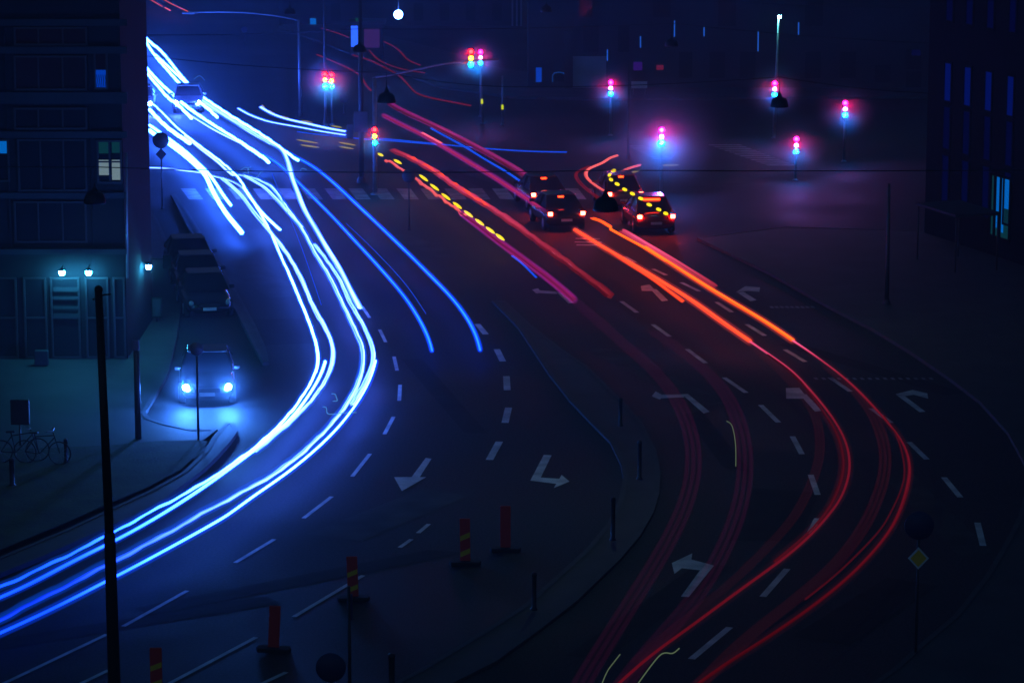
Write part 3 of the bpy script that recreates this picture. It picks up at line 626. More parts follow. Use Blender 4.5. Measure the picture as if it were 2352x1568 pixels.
p1 = make_car('parked_car', 'dark parked car in the side street, furthest of three', 'car_black', 'off', group='cars parked in the side street')
p1.location = G(434, 628); p1.rotation_euler = (0, 0, -side)
p2 = dup(p1, G(452, 668), -side, 'dark parked car in the side street, middle of three')
p3 = dup(p1, G(470, 712), -side, 'dark parked car in the side street, nearest of three')
[mist(carA, (sx*.66, -2.35, .66), 1.5, 'halo_thin') for sx in (-1, 1)]
# headlight beams of the coming car
for sx in (-1, 1):
    ld = bpy.data.lights.new('headlight_beam', 'SPOT'); ld.energy = 260; ld.color = (.10, .42, 1.0); ld.spot_size = R(62); ld.spot_blend = .8; ld.shadow_soft_size = .06
    lo = bpy.data.objects.new('headlight_beam', ld); COL.objects.link(lo); lo.parent = carA
    lo.location = (sx*.66, -2.32, .64); lo.rotation_euler = (R(90-12), 0, math.pi)
    lo.rotation_euler = (R(82), 0, R(180))

# ------------------------------------------------------------------ poles, signs, signals
def post(name, label, cat, px, py, ytop, r, mat='mast', group=None):
    b = G(px, py); h = HT(ytop, b.y)
    t = thing(name, label, cat, b, 0, group)
    MB().tube([(0, 0, 0), (0, 0, h)], [r*1.15, r], 12).build('post', mat, t)
    MB().lathe([(0, 0), (r*2.4, 0), (r*2.4, .05), (r*1.2, .10)], (0, 0, 0), 14).build('base_plate', mat, t)
    return t, b, h
def signal_head(t, z, dx=0, dy=-.12, small=False, warm=False, board=True, near=False):
    """z = height of the middle lens; lenses on the side of the camera"""
    hd = MB(); hd.box((dx, dy+.10, z), (.30, .20, .98)); h = hd.build('signal_housing', 'black', t, bevel=.03)
    k = .30
    for i, (nm, mt) in enumerate((('red_lens', 'lens_red3' if near else 'lens_red2' if warm else 'lens_red'), ('amber_lens', 'lens_amber' if warm else 'lens_mid'), ('green_lens', 'lens_green3' if near else 'lens_green2' if warm else 'lens_green'))):
        zz = z + (1-i)*k; r = .095
        MB().lathe([(0, -.035), (r*.6, -.028), (r, 0), (r, .02)], (dx, dy-.02, zz), 16, 'y').build(nm, mt, h)
        v = MB(); m = 10
        pv = []
        for a in range(m+1):
            q = math.pi*a/m; 
            for rr, yy in ((r+.02, 0), (r+.02, -.16)): pv.append((dx+rr*math.cos(q), dy+yy-.005, zz+rr*math.sin(q)))
        v.add(pv, [(2*a, 2*a+1, 2*a+3, 2*a+2) for a in range(m)], True); v.build('visor', 'black', h, normals=False)
SIG = 'three lens traffic signals'
def signal(label, px, py, ymid, warm=False, xoff=0, near=False):
    b = G(px, py); z = HT(ymid, b.y)
    t, b, h = post('traffic_signal', label, 'traffic signal', px, py, ymid-8, .057, 'metal', SIG)
    signal_head(t, z, dx=xoff, warm=warm, near=near); mist(t, (xoff, -.4, z), 3.4 if near else 1.8); return t, b
signal('traffic signal standing behind the queued cars, nearest of the right hand signals', 1518, 447, 313, near=True)
signal('thin traffic signal left of the pale street sign', 1402, 312, 202)
signal('traffic signal on the far post below the teal lamp', 1777, 318, 204)
signal('rightmost traffic signal, beside the dark building', 1938, 372, 250)
signal('lowest of the small far signals, right of the hanging lamp cone', 1827, 415, 333)
t, b = signal('left one of the far pair of signals on the avenue', 748, 289, 183, warm=True)
t, b = signal('right one of the far pair of signals on the avenue', 763, 287, 185, warm=True)
t, b = signal('signal on its own post right of the one hanging from the arm', 1104, 268, 132)
# mast with the curved arm
t, b, h = post('signal_mast', 'signal mast with long curved arm holding a red signal over the road', 'signal mast', 862, 447, 178, .095, 'metal', None)
arm = [P(862, 178, b.y)-b, P(905, 171, b.y)-b, P(960, 159, b.y)-b, P(1020, 147, b.y)-b, P(1082, 140, b.y)-b, P(1145, 136, b.y)-b]
MB().tube(spline([Vector(a) for a in arm], 4), .05, 8).build('arm', 'metal', t)
signal_head(t, HT(312, b.y), warm=True); mist(t, (0, -.4, HT(312, b.y)), 1.2)
q = P(1082, 133, b.y)-b
signal_head(t, q.z, dx=q.x, dy=-.18, warm=True); mist(t, (q.x, -.4, q.z), 1.35)
# push button boxes on posts
def tagpost(label, px, py, ytop, ytag, dxpix=0):
    t, b, h = post('push_button_post', label, 'crossing post', px, py, ytop, .05, 'metal', 'posts with yellow push button boxes')
    z = HT(ytag, b.y); MB().box((0, -.09, z), (.13, .10, .26)).build('push_button_box', 'tag', t, bevel=.02)
tagpost('crossing post with yellow box under the hanging street arm', 690, 258, 150, 224)
tagpost('crossing post with yellow box right of the overhead signal', 1107, 285, 200, 233)
tagpost('short crossing post with yellow box, rightmost of the yellow ones', 1154, 288, 175, 246)
# arm lamp, upper left
b = G(690.5, 268); t = thing('arm_lamp', 'tall blue lit lamp post with a long horizontal arm to the left', 'street lamp', b)
h = HT(48, b.y)
MB().tube([(0, 0, 0), (-.05, 0, h)], [.10, .06], 10).build('pole', 'metal', t)
pts = [P(688, 48, b.y)-b, P(640, 38, b.y)-b, P(580, 31, b.y)-b, P(520, 28, b.y)-b, P(445, 29, b.y)-b]
MB().tube(spline([Vector(a) for a in pts], 4), .035, 6).build('arm', 'metal', t)
e = Vector(pts[-1]); MB().box((e.x-.3, e.y, e.z-.03), (.7, .25, .12)).build('lamp_head', 'metal', t, bevel=.03)
# tall catenary masts
def mast(label, px, py, r, top=10.5, boards=()):
    b = G(px, py); t = thing('catenary_mast', label, 'mast', b, 0, 'tall dark masts carrying the lamp wires')
    MB().tube([(0, 0, 0), (0, 0, top*.35), (0, 0, top)], [r*1.25, r*1.1, r*.62], 12).build('pole', 'mast', t)
    MB().lathe([(r*2.2, 0), (r*2.2, .12), (r*1.3, .3)], (0, 0, 0), 14).build('base', 'mast', t)
    for (x0, y0, x1, y1) in boards:
        a = P(x0, y0, b.y)-b; c = P(x1, y1, b.y)-b
        MB().box(((a.x+c.x)/2, -.16, (a.z+c.z)/2), (abs(c.x-a.x), .05, abs(a.z-c.z))).build('sign_board', 'sign_back', t, bevel=.02)
    return t
mast('tall dark mast with a sign board, left of the signal mast', 831, 420, .105, 11.5, [(813, 255, 845, 302), (797, 285, 812, 318)])
mast('thin dark mast behind the far pair of signals', 748, 284, .07, 13)
mast('dark far mast rising from the queue side of the junction', 1443, 365, .06, 5)
mast('slim dark mast on the right pavement', 2036, 705, .07, 4.6)
# very near dark mast, left foreground
Yn = 54.0
bx = P(252, 1500, Yn).x; hn = HT(668, Yn)
t = thing('lamp_mast', 'thick black mast in the left foreground running off the bottom', 'mast', (bx-.03, Yn, 0))
z1 = HT(1235, Yn)
MB().tube([(0.12, 0, 0), (0.085, 0, z1-.12), (0.08, 0, z1)], [.128, .105, .105], 20).build('lower_pole', 'black', t)
MB().lathe([(.105, 0), (.092, .08), (.078, .12)], (.08, 0, z1), 20).build('collar', 'black', t)
MB().tube([(0.08, 0, z1+.1), (-.005, 0, hn)], [.084, .068], 20).build('upper_pole', 'black', t)
MB().lathe([(.075, 0), (.075, .05), (.04, .09), (0, .10)], (-.005, 0, hn), 16).build('cap', 'black', t)
MB().tube([(-.005, 0, hn-.10), (-.11, 0, hn-.16)], .018, 6).tube([(-.005, 0, hn-.08), (.22, 0, hn-.06)], .018, 6).build('bracket', 'black', t)
# round and diamond signs
def disc(t, z, r, mat, dx=0, dy=-.06, name='sign_disc'):
    MB().lathe([(0, -.012), (r*.98, -.012), (r, 0), (r*.98, .012), (0, .012)], (dx, dy, z), 28, 'y').build(name, mat, t)
def diamond(t, z, r, mat, border=None, dx=0, dy=-.06):
    ps = [(dx, dy, z-r), (dx+r*.92, dy, z), (dx, dy, z+r), (dx-r*.92, dy, z)]
    m = MB(); m.add(ps+[(p[0], p[1]+.02, p[2]) for p in ps], [(0,1,2,3), (7,6,5,4), (0,4,5,1), (1,5,6,2), (2,6,7,3), (3,7,4,0)])
    o = m.build('sign_diamond', border or mat, t)
    if border:
        q = r*.78; m = MB(); m.poly([(dx, dy-.006, z-q), (dx+q*.92, dy-.006, z), (dx, dy-.006, z+q), (dx-q*.92, dy-.006, z)]); m.build('sign_face', mat, o, normals=False)
def rsign(label, px, py, ysign, rpix, dmd=None, facem='sign_back', dfm='sign_back', border=None, name='road_sign', top=None):
    b = G(px, py); t, b, h = post(name, label, 'road sign', px, py, top if top else ysign-rpix*.3, .032, 'mast', None)
    s = (P(1176+rpix, ysign, b.y)-P(1176, ysign, b.y)).length
    if ysign is not None: disc(t, HT(ysign, b.y), s, facem)
    if dmd: diamond(t, HT(dmd[0], b.y), (P(1176+dmd[1], dmd[0], b.y)-P(1176, dmd[0], b.y)).length, dfm, border)
    return t
rsign('round sign over a small diamond sign beside the building edge', 373, 480, 322, 19, dmd=(354, 14))
rsign('small round dark sign standing on the zebra crossing side', 940, 528, 403, 16)
rsign('round sign seen from behind in front of the bright headlights', 456, 1018, 800, 16)
rsign('round blue dark sign above a yellow diamond, right foreground', 2103, 1508, 1205, 34, dmd=(1280, 26), facem='sign_dark', dfm='sign_yellow', border='sign_white')
rsign('large round dark sign cut by the bottom edge', 762, 1700, 1530, 35, facem='sign_dark')
t, b, h = post('sign_post', 'thin dark sign post with an edge on sign whose blue is a painted reflection, bottom centre', 'sign post', 804, 1640, 1345, .035, 'mast')
zz = HT(1392, b.y); MB().box((.06, -.03, zz), (.04, .10, .55)).box((.03, -.01, zz), (.06, .03, .06)).build('sign_plate', 'sign_dark', t, bevel=.01)  # blue reflection on the plate is put in as its colour
t, b, h = post('service_post', 'squat dark post with a small teal panel near the building front', 'post', 318, 1015, 782, .085, 'mast')
MB().box((0, -.10, h-.12), (.2, .08, .32)).build('panel', 'sign_back', t, bevel=.02)
# delineators
def delin(label, px, py, ytop, wpix, striped, lean=0.0):
    b = G(px, py); h = HT(ytop, b.y); w = (P(1176+wpix, py, b.y)-P(1176, py, b.y)).length
    t = thing('marker_board', label, 'marker board', b, 0, 'traffic marker boards on rubber feet'); t.rotation_euler = (0, lean, 0)
    MB().prism([(-.36, -.17), (.36, -.17), (.40, 0), (.36, .17), (-.36, .17), (-.40, 0)], 0, .10).build('foot', 'rubber', t, bevel=.02)
    bd = MB().box((0, 0, .10+(h-.10)/2), (w, .045, h-.10)).build('board', 'red_board', t, bevel=.015)
    if striped:
        n = 5; step = (h-.16)/n
        for i in range(n):
            if i % 2: continue
            z0 = .16+i*step+(.02 if i else .04)
            z0 = .15 + i*step + .05; q = .5*step
            m = MB(); m.poly([(-w/2+.01, -.026, z0), (w/2-.01, -.026, z0+q), (w/2-.01, -.026, z0+q+step*.62), (-w/2+.01, -.026, z0+step*.62)])
            if z0+q+step*.62 < h: m.build('yellow_stripe', 'yellow_board', bd, normals=False)
delin('red and yellow striped board standing nearest the lane line', 812, 1378, 1277, 25, True, -.03)
delin('red and yellow striped board in the bright road patch', 1069, 1296, 1190, 24, True, -.01)
delin('plain red board further right in the bright road patch', 1161, 1265, 1161, 24, False)
delin('plain red board leaning a little, left of the lane line', 628, 1495, 1390, 26, False, .05)
delin('dark striped board cut by the bottom edge', 360, 1600, 1486, 28, True)
# bollards
def bollard(label, px, py, ytop, r=.055):
    b = G(px, py, .12); h = HT(ytop, b.y)-.12
    mb = MB(); mb.lathe([(r*1.5, 0), (r*1.5, .04), (r, .06), (r, h-.12), (r*1.15, h-.11), (r*1.15, h-.06), (r, h-.03), (0, h)], (0, 0, 0), 14)
    o = mb.build('bollard', 'black'); o.location = b; tag(o, label, 'bollard', 'slim black bollards')
bollard('bollard at the narrow upper end of the island', 1425, 978, 912)
bollard('second bollard down the island, at its widest bulge', 1469, 1100, 1010)
bollard('third bollard down the island, near its inner kerb', 1408, 1240, 1140)
bollard('fourth bollard down the island, thin and solitary', 1227, 1400, 1312)
bollard('bollard cut by the bottom edge of the island', 900, 1595, 1498, .07)
bollard('bollard on the left pavement right of the bicycles', 152, 1063, 1006)
bollard('bollard on the left pavement below the bicycles', 28, 1116, 1050, .07)
# info box on a post, left
t, b, h = post('notice_box', 'dark square box on a post above the bicycles', 'sign post', 47, 1030, 970, .03, 'mast')
zz = HT(946, b.y); MB().box((.02, 0, zz), (.55, .12, .75)).build('box', 'black', t, bevel=.02)
# bicycles
def bicycle(loc, rz, label):
    t = thing('bicycle', label, 'bicycle', loc, rz, 'bicycles parked on the left pavement')
    for x in (-.52, .52):
        pts = [(x+.33*math.cos(2*math.pi*k/24), 0, .35+.33*math.sin(2*math.pi*k/24)) for k in range(25)]
        wobj = MB().tube(pts, .018, 6, cap=False).build('wheel', 'rubber', t)
        sp = MB()
        for k in range(10):
            q = 2*math.pi*k/10; sp.tube([(x, 0, .35), (x+.32*math.cos(q), 0, .35+.32*math.sin(q))], .003, 4)
        sp.build('spokes', 'metal', wobj)
    fr = MB()
    for a, b in (((-.52, 0, .35), (-.1, 0, .30)), ((-.52, 0, .35), (-.2, 0, .80)), ((-.1, 0, .30), (-.22, 0, .88)), ((-.1, 0, .30), (.38, 0, .80)), ((-.2, 0, .80), (.36, 0, .86)), ((.34, 0, .95), (.52, 0, .35))): fr.tube([a, b], .016, 8)
    fr.build('frame', 'car_black', t)
    MB().tube([(.20, -.27, 1.0), (.30, -.22, 1.02), (.34, 0, .98), (.30, .22, 1.02), (.20, .27, 1.0)], .013, 6).build('handlebar', 'metal', t)
    MB().box((-.24, 0, .92), (.26, .14, .05)).build('saddle', 'saddle', t, bevel=.02)
    MB().tube([(-.1, -.12, .22), (-.1, -.1, .30), (-.1, .1, .30), (-.1, .12, .38)], .012, 6).build('pedals', 'metal', t)
    return t
bk = bicycle(G(45, 1062, .12), .25, 'left one of the two parked bicycles')
dup(bk, G(98, 1066, .12), -.2, 'right one of the two parked bicycles, beside the bollard')

# ------------------------------------------------------------------ hanging street lamps and wires
LG = 'black dome lamps hung from wires'
def pendant(px, py, wpix, Hlow, label, mat='bulb'):
    """py = lower rim of the shade; Hlow = its height"""
    p = G(px, py, Hlow); r = (P(1176+wpix/2, py, p.y)-P(1176, py, p.y)).length
    t = thing('hanging_lamp', label, 'street lamp', p, 0, LG)
    k = r/.32
    MB().lathe([(r*.98, 0), (r*1.02, r*.03), (r*1.0, r*.25), (r*.93, r*.5), (r*.87, r*.74), (r*.72, r*.94), (r*.50, r*1.08), (r*.30, r*1.14), (r*.24, r*1.3), (r*.12, r*1.55), (r*.06, r*1.75), (r*.05, .75*k), (0, .75*k)], (0, 0, 0), 28).build('lamp_shade', 'black', t)
    MB().lathe([(0, .05), (r*.55, .05), (r*.6, .09), (r*.4, .16)], (0, 0, 0), 20).build('bulb', mat, t)
    MB().tube([(0, 0, .7*k), (0, 0, .7*k+.35)], .012, 6).build('hanger', 'black', t)
    return p, .7*k+.35
L = []
L.append(pendant(1391, 484, 58, 8.0, 'largest black dome lamp hanging over the queued cars'))
L.append(pendant(218, 467, 50, 8.0, 'dome lamp barely visible in front of the left building'))
L.append(pendant(888, 236, 42, 8.0, 'black dome lamp just right of the signal mast'))
L.append(pendant(1790, 246, 42, 8.0, 'dark dome lamp right of the far signal post'))
L.append(pendant(826, 120, 31, 8.0, 'black dome lamp in front of the lit kiosk'))
L.append(pendant(1543, 107, 31, 8.0, 'dim dome lamp under the blue tube lights'))
L.append(pendant(666, 33, 26, 8.0, 'small black dome lamp near the arm of the blue lamp post'))
L.append(pendant(1255, 28, 26, 8.0, 'faint dome lamp at the top centre'))
def wire(pts, label, sag=.1):
    o = []
    for a, b in zip(pts[:-1], pts[1:]):
        for k in range(8):
            t = k/8; q = a.lerp(b, t); q = q + Vector((0, 0, -sag*4*t*(1-t))); o.append(q)
    o.append(pts[-1])
    tag(MB().tube(o, .014, 5).build('overhead_wire', 'black'), label, 'wire', 'overhead wires carrying the lamps')
def top(i): return L[i][0] + Vector((0, 0, L[i][1]))
wire([Vector((-22, top(1).y+3, 8.9)), top(1), top(0), Vector((30, top(0).y+4, 8.8))], 'nearest overhead wire through the largest dome lamp')
wire([P(330, 128, top(2).y+6), top(2), P(1176, 200, top(2).y+1), top(3), P(2150, 215, top(3).y+4)], 'overhead wire crossing behind the signal mast')
wire([P(300, 80, top(4).y+8), top(4), top(5), P(2150, 100, top(5).y+6)], 'faint overhead wire through the lamp by the kiosk')
wire([P(300, -20, top(6).y+8), top(6), top(7), P(2150, 20, top(7).y+6)], 'uppermost overhead wire near the top edge')

# globe lamp
c = P(915, 34, 190); t = thing('globe_lamp', 'round glowing white globe lamp near the top centre', 'street lamp', c)
s = (P(925, 34, 190)-c).length
MB().lathe([(0, -s), (s*.5, -s*.87), (s*.87, -s*.5), (s, 0), (s*.87, s*.5), (s*.5, s*.87), (0, s)], (0, 0, 0), 24).build('globe', 'globe', t)
MB().tube([(0, 0, s), (0, 0, s+3.5)], .02, 6).build('hanger', 'black', t)
# teal lamp on a far post
b = G(1779, 312); t = thing('post_lamp', 'slim far lamp post with a teal white lamp at its top', 'street lamp', b)
h = HT(37, b.y); MB().tube([(0, 0, 0), (0.1, 0, h-.1)], [.08, .05], 10).build('pole', 'metal', t)
MB().lathe([(0, -.10), (.08, -.08), (.1, 0), (0, .05)], (.16, -.05, h), 14).build('lamp_glass', 'tealspot', t)
MB().lathe([(.18, .03), (.14, .10), (0, .14)], (.16, -.05, h), 14).build('lamp_cap', 'black', t)

# ------------------------------------------------------------------ left building
Yb = G(291, 835).y; xr = P(291, 835, Yb).x
LB = thing('apartment_building', 'dark apartment block filling the left edge, with shops at street level', 'building', (xr, Yb, .12))
Dp = 4.0
while P(346, 600, Yb+Dp).x > xr: Dp += .05
open('/tmp/dp','w').write('%s %s %s' % (Dp, xr, Yb))
def rel(x, y, dy=0):
    p = P(x, y, Yb); return Vector((p.x-xr, dy, p.z-.12))
MB().box((-20, .3+Dp/2, 13), (40, Dp, 26)).build('wall', 'wall_dark', LB)
def slab(x0, y0, x1, y1, proud, mat, name, parent=LB, dep=None):
    a, c = rel(x0, y0), rel(x1, y1); d = dep if dep else proud
    return MB().box(((a.x+c.x)/2, .30-proud+d/2 if False else .30-proud/2, (a.z+c.z)/2), (abs(c.x-a.x), proud, abs(a.z-c.z))).build(name, mat, parent)
for y0, y1 in ((46, 61), (109, 125), (214, 240), (304, 319), (445, 458)):
    slab(-80, y0, 291, y1, .12, 'wall_band', 'parapet')
slab(-200, 572, 291, 584, .35, 'wall_band', 'shop_canopy')
for x in (14, 205, 282): slab(x-6, 61, x+6, 571, .07, 'wall_dark', 'pilaster')
def window(x0, y0, x1, y1, panes, glass='glass', nx=2, ny=1, name='window'):
    f = MB(); a, c = rel(x0, y0), rel(x1, y1); w, h = c.x-a.x, a.z-c.z; th = .06
    f.box((a.x+w/2, .27, a.z-th/2), (w, .10, th)); f.box((a.x+w/2, .27, c.z+th/2), (w, .10, th))
    f.box((a.x+th/2, .272, a.z-h/2), (th, .10, h-2*th)); f.box((c.x-th/2, .272, a.z-h/2), (th, .10, h-2*th))
    for i in range(1, nx): f.box((a.x+w*i/nx, .274, a.z-h/2), (.05, .08, h-2*th))
    for i in range(1, ny): f.box((a.x+w/2, .276, c.z+h*i/ny), (w-2*th, .08, .05))
    fr = f.build(name, 'frame', LB)
    MB().poly([(a.x+th, .285, c.z+th), (c.x-th, .285, c.z+th), (c.x-th, .285, a.z-th), (a.x+th, .285, a.z-th)]).build('glass', glass, fr, normals=False)
    for (px0, py0, px1, py1, m) in panes:
        p, q = rel(px0, py0), rel(px1, py1)
        MB().poly([(p.x, .279, q.z), (q.x, .279, q.z), (q.x, .279, p.z), (p.x, .279, p.z)]).build('lit_pane', m, fr, normals=False)
    return fr
window(28, 64, 198, 107, [], nx=3)
window(28, 130, 198, 210, [], nx=3)
w = window(212, 120, 246, 208, [(217, 163, 242, 203, 'win_curtain')], nx=1)
window(36, 322, 198, 442, [], nx=3)
window(-40, 322, 20, 420, [(-30, 327, 16, 355, 'win_cyan')], nx=1)
window(219, 324, 279, 424, [(224, 329, 247, 355, 'win_teal'), (254, 329, 275, 354, 'win_teal'), (224, 370, 248, 405, 'win_pale'), (254, 370, 274, 416, 'win_pale')], nx=2, ny=2)
window(28, 250, 198, 300, [], nx=3)
window(28, 465, 198, 560, [], nx=3)
# curtain folds
c0, c1 = rel(217, 174), rel(242, 202)
m = MB()
for i in range(5):
    x = c0.x + (c1.x-c0.x)*(i+.5)/5; m.tube([(x, .262, c0.z), (x+.02, .262, (c0.z+c1.z)/2), (x-.01, .262, c1.z)], .012, 5)
m.build('curtain', 'car_blue', LB)
m = MB().tube([rel(290, 352, .02)+Vector((0, .05, 0)), rel(292, 640, .07)], .035, 8); m.build('downpipe', 'metal', LB)
# shop front
for x0, x1 in ((-160, -60), (-50, 40), (50, 108), (112, 184), (192, 250), (256, 288)):
    window(x0, 640, x1, 826, [], nx=1, ny=2, name='shop_window')
for k, (y0, y1) in enumerate(((662, 672), (684, 690), (706, 712), (722, 734))):
    a, c = rel(120, y0), rel(178, y1)
    MB().box(((a.x+c.x)/2, .20, (a.z+c.z)/2), (c.x-a.x, .02, a.z-c.z)).build('notice_strip', 'wall_band', LB)
slab(-200, 828, 291, 838, .08, 'wall_black', 'plinth')
LAN = 'teal white wall lanterns over the shop'
for px, py, lb in ((145, 622, 'leftmost glowing wall lantern over the shop'), (206, 622, 'middle glowing wall lantern over the shop'), (340, 612, 'glowing wall lantern on the side wall near the corner')):
    p = rel(px, py); yy = -.30
    if px == 340:
        yy = .5
        while P(341, 612, Yb+yy).x > xr+.22: yy += .05
        p = P(341, 612, Yb+yy); p = Vector((p.x-xr, 0, p.z-.12))
    t = thing('wall_lantern', lb, 'wall lantern', (xr+p.x, Yb+yy, p.z+.12), 0, LAN)
    MB().lathe([(0, -.11), (.06, -.10), (.10, -.03), (.10, .05), (.05, .10)], (0, 0, 0), 14).build('lamp_glass', 'lantern', t); mist(t, (0, -.1, 0), 1.1, 'halo_thin')
    MB().lathe([(.13, .06), (.06, .14), (0, .16)], (0, 0, 0), 14).build('lamp_cap', 'black', t)
    MB().tube([(0, 0, .12), (0, .2, .2), (0, .38, .05)] if px != 340 else [(0, 0, .12), (-.2, 0, .2), (-p.x, 0, .05)], .015, 6).build('bracket', 'black', t)
c = P(384, 601, Yb+Dp-.3); c = Vector((c.x-xr, 0, c.z-.12)); t = thing('hanging_shop_sign', 'dark box sign sticking out from the building corner', 'shop sign', (xr+c.x, Yb+Dp-.3, c.z+.12))
MB().box((0, 0, 0), (.30, .12, .46)).build('box', 'wall_black', t, bevel=.02)
MB().tube([(-.15, 0, .1), (-c.x, 0, .1)], .02, 6).build('bracket', 'black', t)
t, b, h = post('poster_stand', 'slim poster stand below the corner lantern', 'poster stand', 361, 745, 690, .03, 'mast')
MB().box((0, -.03, h-.25), (.36, .05, .75)).build('frame', 'black', t, bevel=.01)
MB().box((0, -.06, h-.25), (.28, .02, .62)).build('poster', 'sign_back', t)
MB().box((0, 0, 0), (.45, .3, .5)).build('litter_bin', 'wall_band', None, bevel=.03)
lb = bpy.data.objects['litter_bin']; lb.location = G(96, 838, .12)+Vector((0, 0, .25)); tag(lb, 'small pale crate by the shop front', 'crate')

# ------------------------------------------------------------------ right building
C = G(2118, 540); dirv = (G(2400, 634)-C).normalized(); rzb = math.atan2(dirv.y, dirv.x)
RB = thing('office_building', 'black office block on the right with narrow upright windows', 'building', (C.x, C.y, 0), rzb)
LB_len = 75
MB().box((LB_len/2, 8.0, 14), (LB_len, 15.8, 28)).build('wall', 'wall_black', RB)   # facade plane near local y=0.1
def spos(px, h=5.0):
    # distance along the facade of a pixel column
    best = None
    for k in range(3000):
        s = k*.02; p = C + dirv*s; q = Vector((p.x, p.y, h))
        dpt = q.y*CP + (CAM_H-h)*SP; u = 1176 + FO*q.x/dpt
        if u >= px: return s
    return 60
def zpos(px, py):
    s = spos(px); p = C + dirv*s; return HT(py, p.y)
cols = [(2163, 2178), (2208, 2223), (2256, 2271), (2306, 2321), (2362, 2380)]
s0 = [spos(a) for a, b in cols]; s1 = [spos(b) for a, b in cols]
zr = [(zpos(2170, -50), zpos(2170, 48), 'win_navy_dim'), (zpos(2170, 146), zpos(2170, 232), 'win_navy'), (zpos(2170, 246), zpos(2170, 342), 'win_navy_dim'), (zpos(2170, 358), zpos(2170, 470), 'win_navy_dim')]
for j, (za, zb, mt) in enumerate(zr):
    for i in range(len(cols)):
        a, b = s0[i], s1[i]
        fr = MB().box(((a+b)/2, .075, za+.04), (b-a+.16, .06, .08)).box(((a+b)/2, .075, zb-.04), (b-a+.16, .06, .08)).box((a-.04, .075, (za+zb)/2), (.08, .06, za-zb)).box((b+.04, .075, (za+zb)/2), (.08, .06, za-zb)).build('window', 'wall_black', RB)
        MB().poly([(a, .09, zb), (b, .09, zb), (b, .09, za), (a, .09, za)]).build('glass', mt, fr, normals=False)
a, b = spos(2277), spos(2320); za, zb = zpos(2298, 405), zpos(2298, 547)
fr = MB().box(((a+b)/2, .06, za), (b-a+.2, .08, .1)).box(((a+b)/2, .06, zb), (b-a+.2, .08, .1)).box((a-.05, .06, (za+zb)/2), (.1, .08, za-zb)).box((b+.05, .06, (za+zb)/2), (.1, .08, za-zb)).box((a+(b-a)*.22, .05, (za+zb)/2), (.10, .08, za-zb)).box((a+(b-a)*.52, .05, (za+zb)/2), (.07, .08, za-zb)).build('window', 'wall_black', RB)
MB().poly([(a, .09, zb), (b, .09, zb), (b, .09, za), (a, .09, za)]).build('glass', 'win_teal', fr, normals=False)
for f0, f1, zz0 in ((.27, .48, .15), (.56, .68, .1), (.70, .96, .5)):
    MB().poly([(a+(b-a)*f0, .08, zb+(za-zb)*zz0), (a+(b-a)*f1, .08, zb+(za-zb)*zz0), (a+(b-a)*f1, .08, za), (a+(b-a)*f0, .08, za)]).build('lit_pane', 'win_cyan', fr, normals=False)
# flat canopy at its foot
p = G(2228, 612); t = thing('market_canopy', 'low dark flat topped canopy at the foot of the right building', 'canopy', p, rzb)
MB().box((0, -.6, 2.35), (3.6, 2.0, .12)).build('roof', 'wall_band', t, bevel=.02)
for x in (-1.7, 1.7):
    for y in (-1.5, .3): MB().tube([(x, y, 0), (x, y, 2.3)], .035, 8).build('leg', 'mast', t)

# ------------------------------------------------------------------ far buildings, kiosk
Yf = G(1400, 206).y; F0 = G(1195, 200)
FB = thing('far_building', 'long dark building across the top right behind the junction', 'building', (0, Yf, 0))
xa, xb = P(1213, 200, Yf).x, P(2330, 200, Yf).x
MB().box(((xa+xb)/2, 6.1, 7), (xb-xa, 12, 14)).build('wall', 'facade', FB)
def fr_rect(x0, y0, x1, y1, dep, mat, name, parent=FB, Yq=Yf):
    a, c = P(x0, y0, Yq), P(x1, y1, Yq)
    return MB().box(((a.x+c.x)/2, .1-dep/2, (a.z+c.z)/2), (abs(c.x-a.x), dep, abs(a.z-c.z))).build(name, mat, parent)
fr_rect(1316, 130, 1392, 204, .05, 'facade_pale', 'panel')  # paler wall colour stands in for the lit stretch of facade
fr_rect(1296, 70, 1310, 206, .4, 'facade', 'pilaster')
fr_rect(1231, 156, 1244, 189, .08, 'win_curtain', 'window')
a = fr_rect(1270, 168, 1298, 188, .06, 'glass', 'window')
pts = [P(1269, 188, Yf), P(1269, 174, Yf), P(1273, 168, Yf), P(1284, 166, Yf), P(1294, 168, Yf), P(1298, 174, Yf), P(1298, 188, Yf)]
M['arch'] = emis('arch_light', (.0, .06, .30), 1.0)
MB().tube([(q.x, -.05, q.z) for q in pts], .035, 6).build('arch_frame', 'arch', a)
fr_rect(1455, 143, 1475, 162, .1, emis('purple_sign', (.03, .004, .16)), 'window')  # glowing purple sign on the facade
fr_rect(1508, 150, 1524, 161, .1, emis('red_sign', (.16, .008, .03)), 'window')  # glowing red sign, reduced to a plain panel
for x0, x1, y0, y1 in ((1340, 1375, 60, 120), (1420, 1445, 60, 120), (1560, 1590, 120, 180), (1630, 1665, 120, 180), (1700, 1735, 120, 180), (1850, 1885, 120, 180), (1930, 1965, 120, 180), (2010, 2045, 150, 190), (2082, 2116, 114, 160), (2082, 2116, 165, 215), (1330, 1360, -10, 40), (1500, 1540, -10, 40), (1650, 1690, 0, 60), (1850, 1890, 0, 60)):
    fr_rect(x0, y0, x1, y1, .05, 'glass', 'window')
fr_rect(2094, 115, 2114, 128, .07, 'win_navy_dim', 'lit_pane')
for i, x in enumerate((1182, 1193, 1210)):
    pass
BL = 'thin upright blue tube lights'
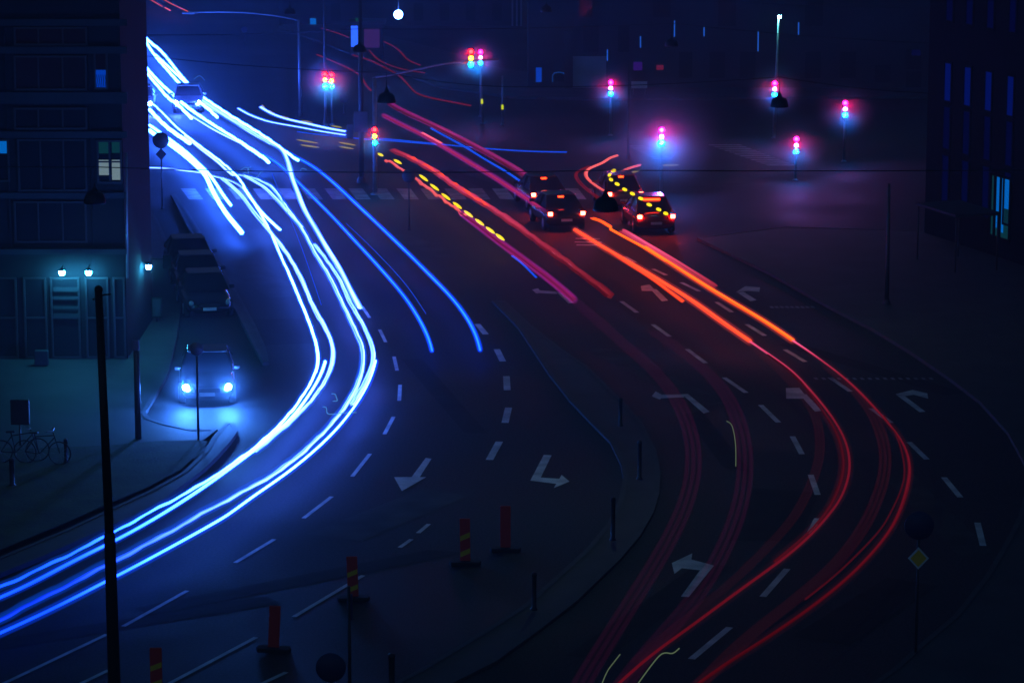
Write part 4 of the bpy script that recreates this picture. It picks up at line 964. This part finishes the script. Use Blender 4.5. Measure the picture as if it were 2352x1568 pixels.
for px, y0, y1, lb in ((1549, 48, 85, 'tallest and brightest blue tube light'), (1471, 84, 110, 'blue tube light left of the tallest one'), (1617, 63, 84, 'faint blue tube light right of the tallest one'), (1834, 52, 80, 'blue tube light near the teal lamp'), (1395, 114, 140, 'dim blue tube light above the thin signal'), (1741, 72, 118, 'blue tube light at the far post')):
    a, c = P(px, y0, Yf-.6), P(px, y1, Yf-.6)
    o = MB().tube([(0, 0, 0), (0, 0, a.z-c.z)], .035, 8).build('tube_light', 'tubelight'); o.location = c; tag(o, lb, 'tube light', BL)
    br = MB().tube([(0, .62, .1), (0, 0, .1)], .015, 6).build('bracket', 'black', o)
# pale street sign
b = G(1468, 222); t = thing('street_sign', 'pale blank street sign left of the hanging lamp glow', 'sign', b)
zz = HT(195, b.y); MB().box((0, -.04, zz), (.95, .04, .42)).build('panel', 'sign_white', t, bevel=.01)
MB().tube([(-.35, 0, 0), (-.35, 0, zz)], .03, 8).tube([(.35, 0, 0), (.35, 0, zz)], .03, 8).build('posts', 'metal', t)
# building behind the kiosk
Yk = G(860, 60).y
KB = thing('far_building', 'dim blue building behind the lit kiosk, seen only at street level', 'building', (0, Yk, 0))
xa, xb = P(640, 60, Yk).x, P(1200, 60, Yk).x
MB().box(((xa+xb)/2, 6.1, 6), (xb-xa, 12, 12)).build('wall', 'facade', KB)
fr_rect(712, 43, 726, 68, .05, 'win_cyan', 'window', KB, Yk)
for x in (1178, 1188, 1198): fr_rect(x-3, -20, x+1, 75, .25, 'facade_pale', 'column', KB, Yk)
for x in (760, 950, 1010, 1070, 1130): fr_rect(x, 8, x+22, 48, .05, 'glass', 'window', KB, Yk)
K = G(838, 140); t = thing('kiosk', 'small kiosk with a glowing blue white window behind the hanging lamp', 'kiosk', K)
def krect(x0, y0, x1, y1, dep, mat, name, y=0, par=None):
    a, c = P(x0, y0, K.y), P(x1, y1, K.y)
    return MB().box(((a.x+c.x)/2-K.x, y+dep/2, (a.z+c.z)/2), (abs(c.x-a.x), dep, abs(a.z-c.z))).build(name, mat, par or t)
krect(803, 56, 878, 139, 2.2, 'facade', 'wall', .1)
krect(799, 50, 884, 56, 2.8, 'mast', 'roof', -.2)
w = krect(806, 60, 822, 108, .06, 'kiosk_glass', 'window', .03)
krect(823, 62, 832, 88, .06, 'win_cyan', 'window', .03)
krect(836, 66, 872, 110, .05, emis('kiosk_purple', (.05, .015, .12)), 'poster', .04)
krect(816, 42, 832, 49, .1, emis('kiosk_green', (.0, .07, .03)), 'roof_sign', .0)
# round far sign
rsign('round blue sign on a short far post, upper left', 562, 108, 68, 7, facem='sign_dark')
rsign('round sign right of the far pair of signals', 790, 262, 226, 10, facem='sign_dark')

# ------------------------------------------------------------------ the air
m = bpy.data.materials.new('haze_air'); m.use_nodes = True; n = m.node_tree.nodes; n.remove(n['Principled BSDF'])
v = n.new('ShaderNodeVolumePrincipled'); v.inputs['Color'].default_value = (.75, .85, 1, 1); v.inputs['Density'].default_value = .0011; v.inputs['Anisotropy'].default_value = .2
m.node_tree.links.new(v.outputs[0], n['Material Output'].inputs['Volume']); M['haze'] = m
hz = MB().box((0, 460, 15), (560, 960, 32)).build('haze', 'haze'); hz['kind'] = 'stuff'
hz['label'] = 'thin night mist glowing round the lamps'
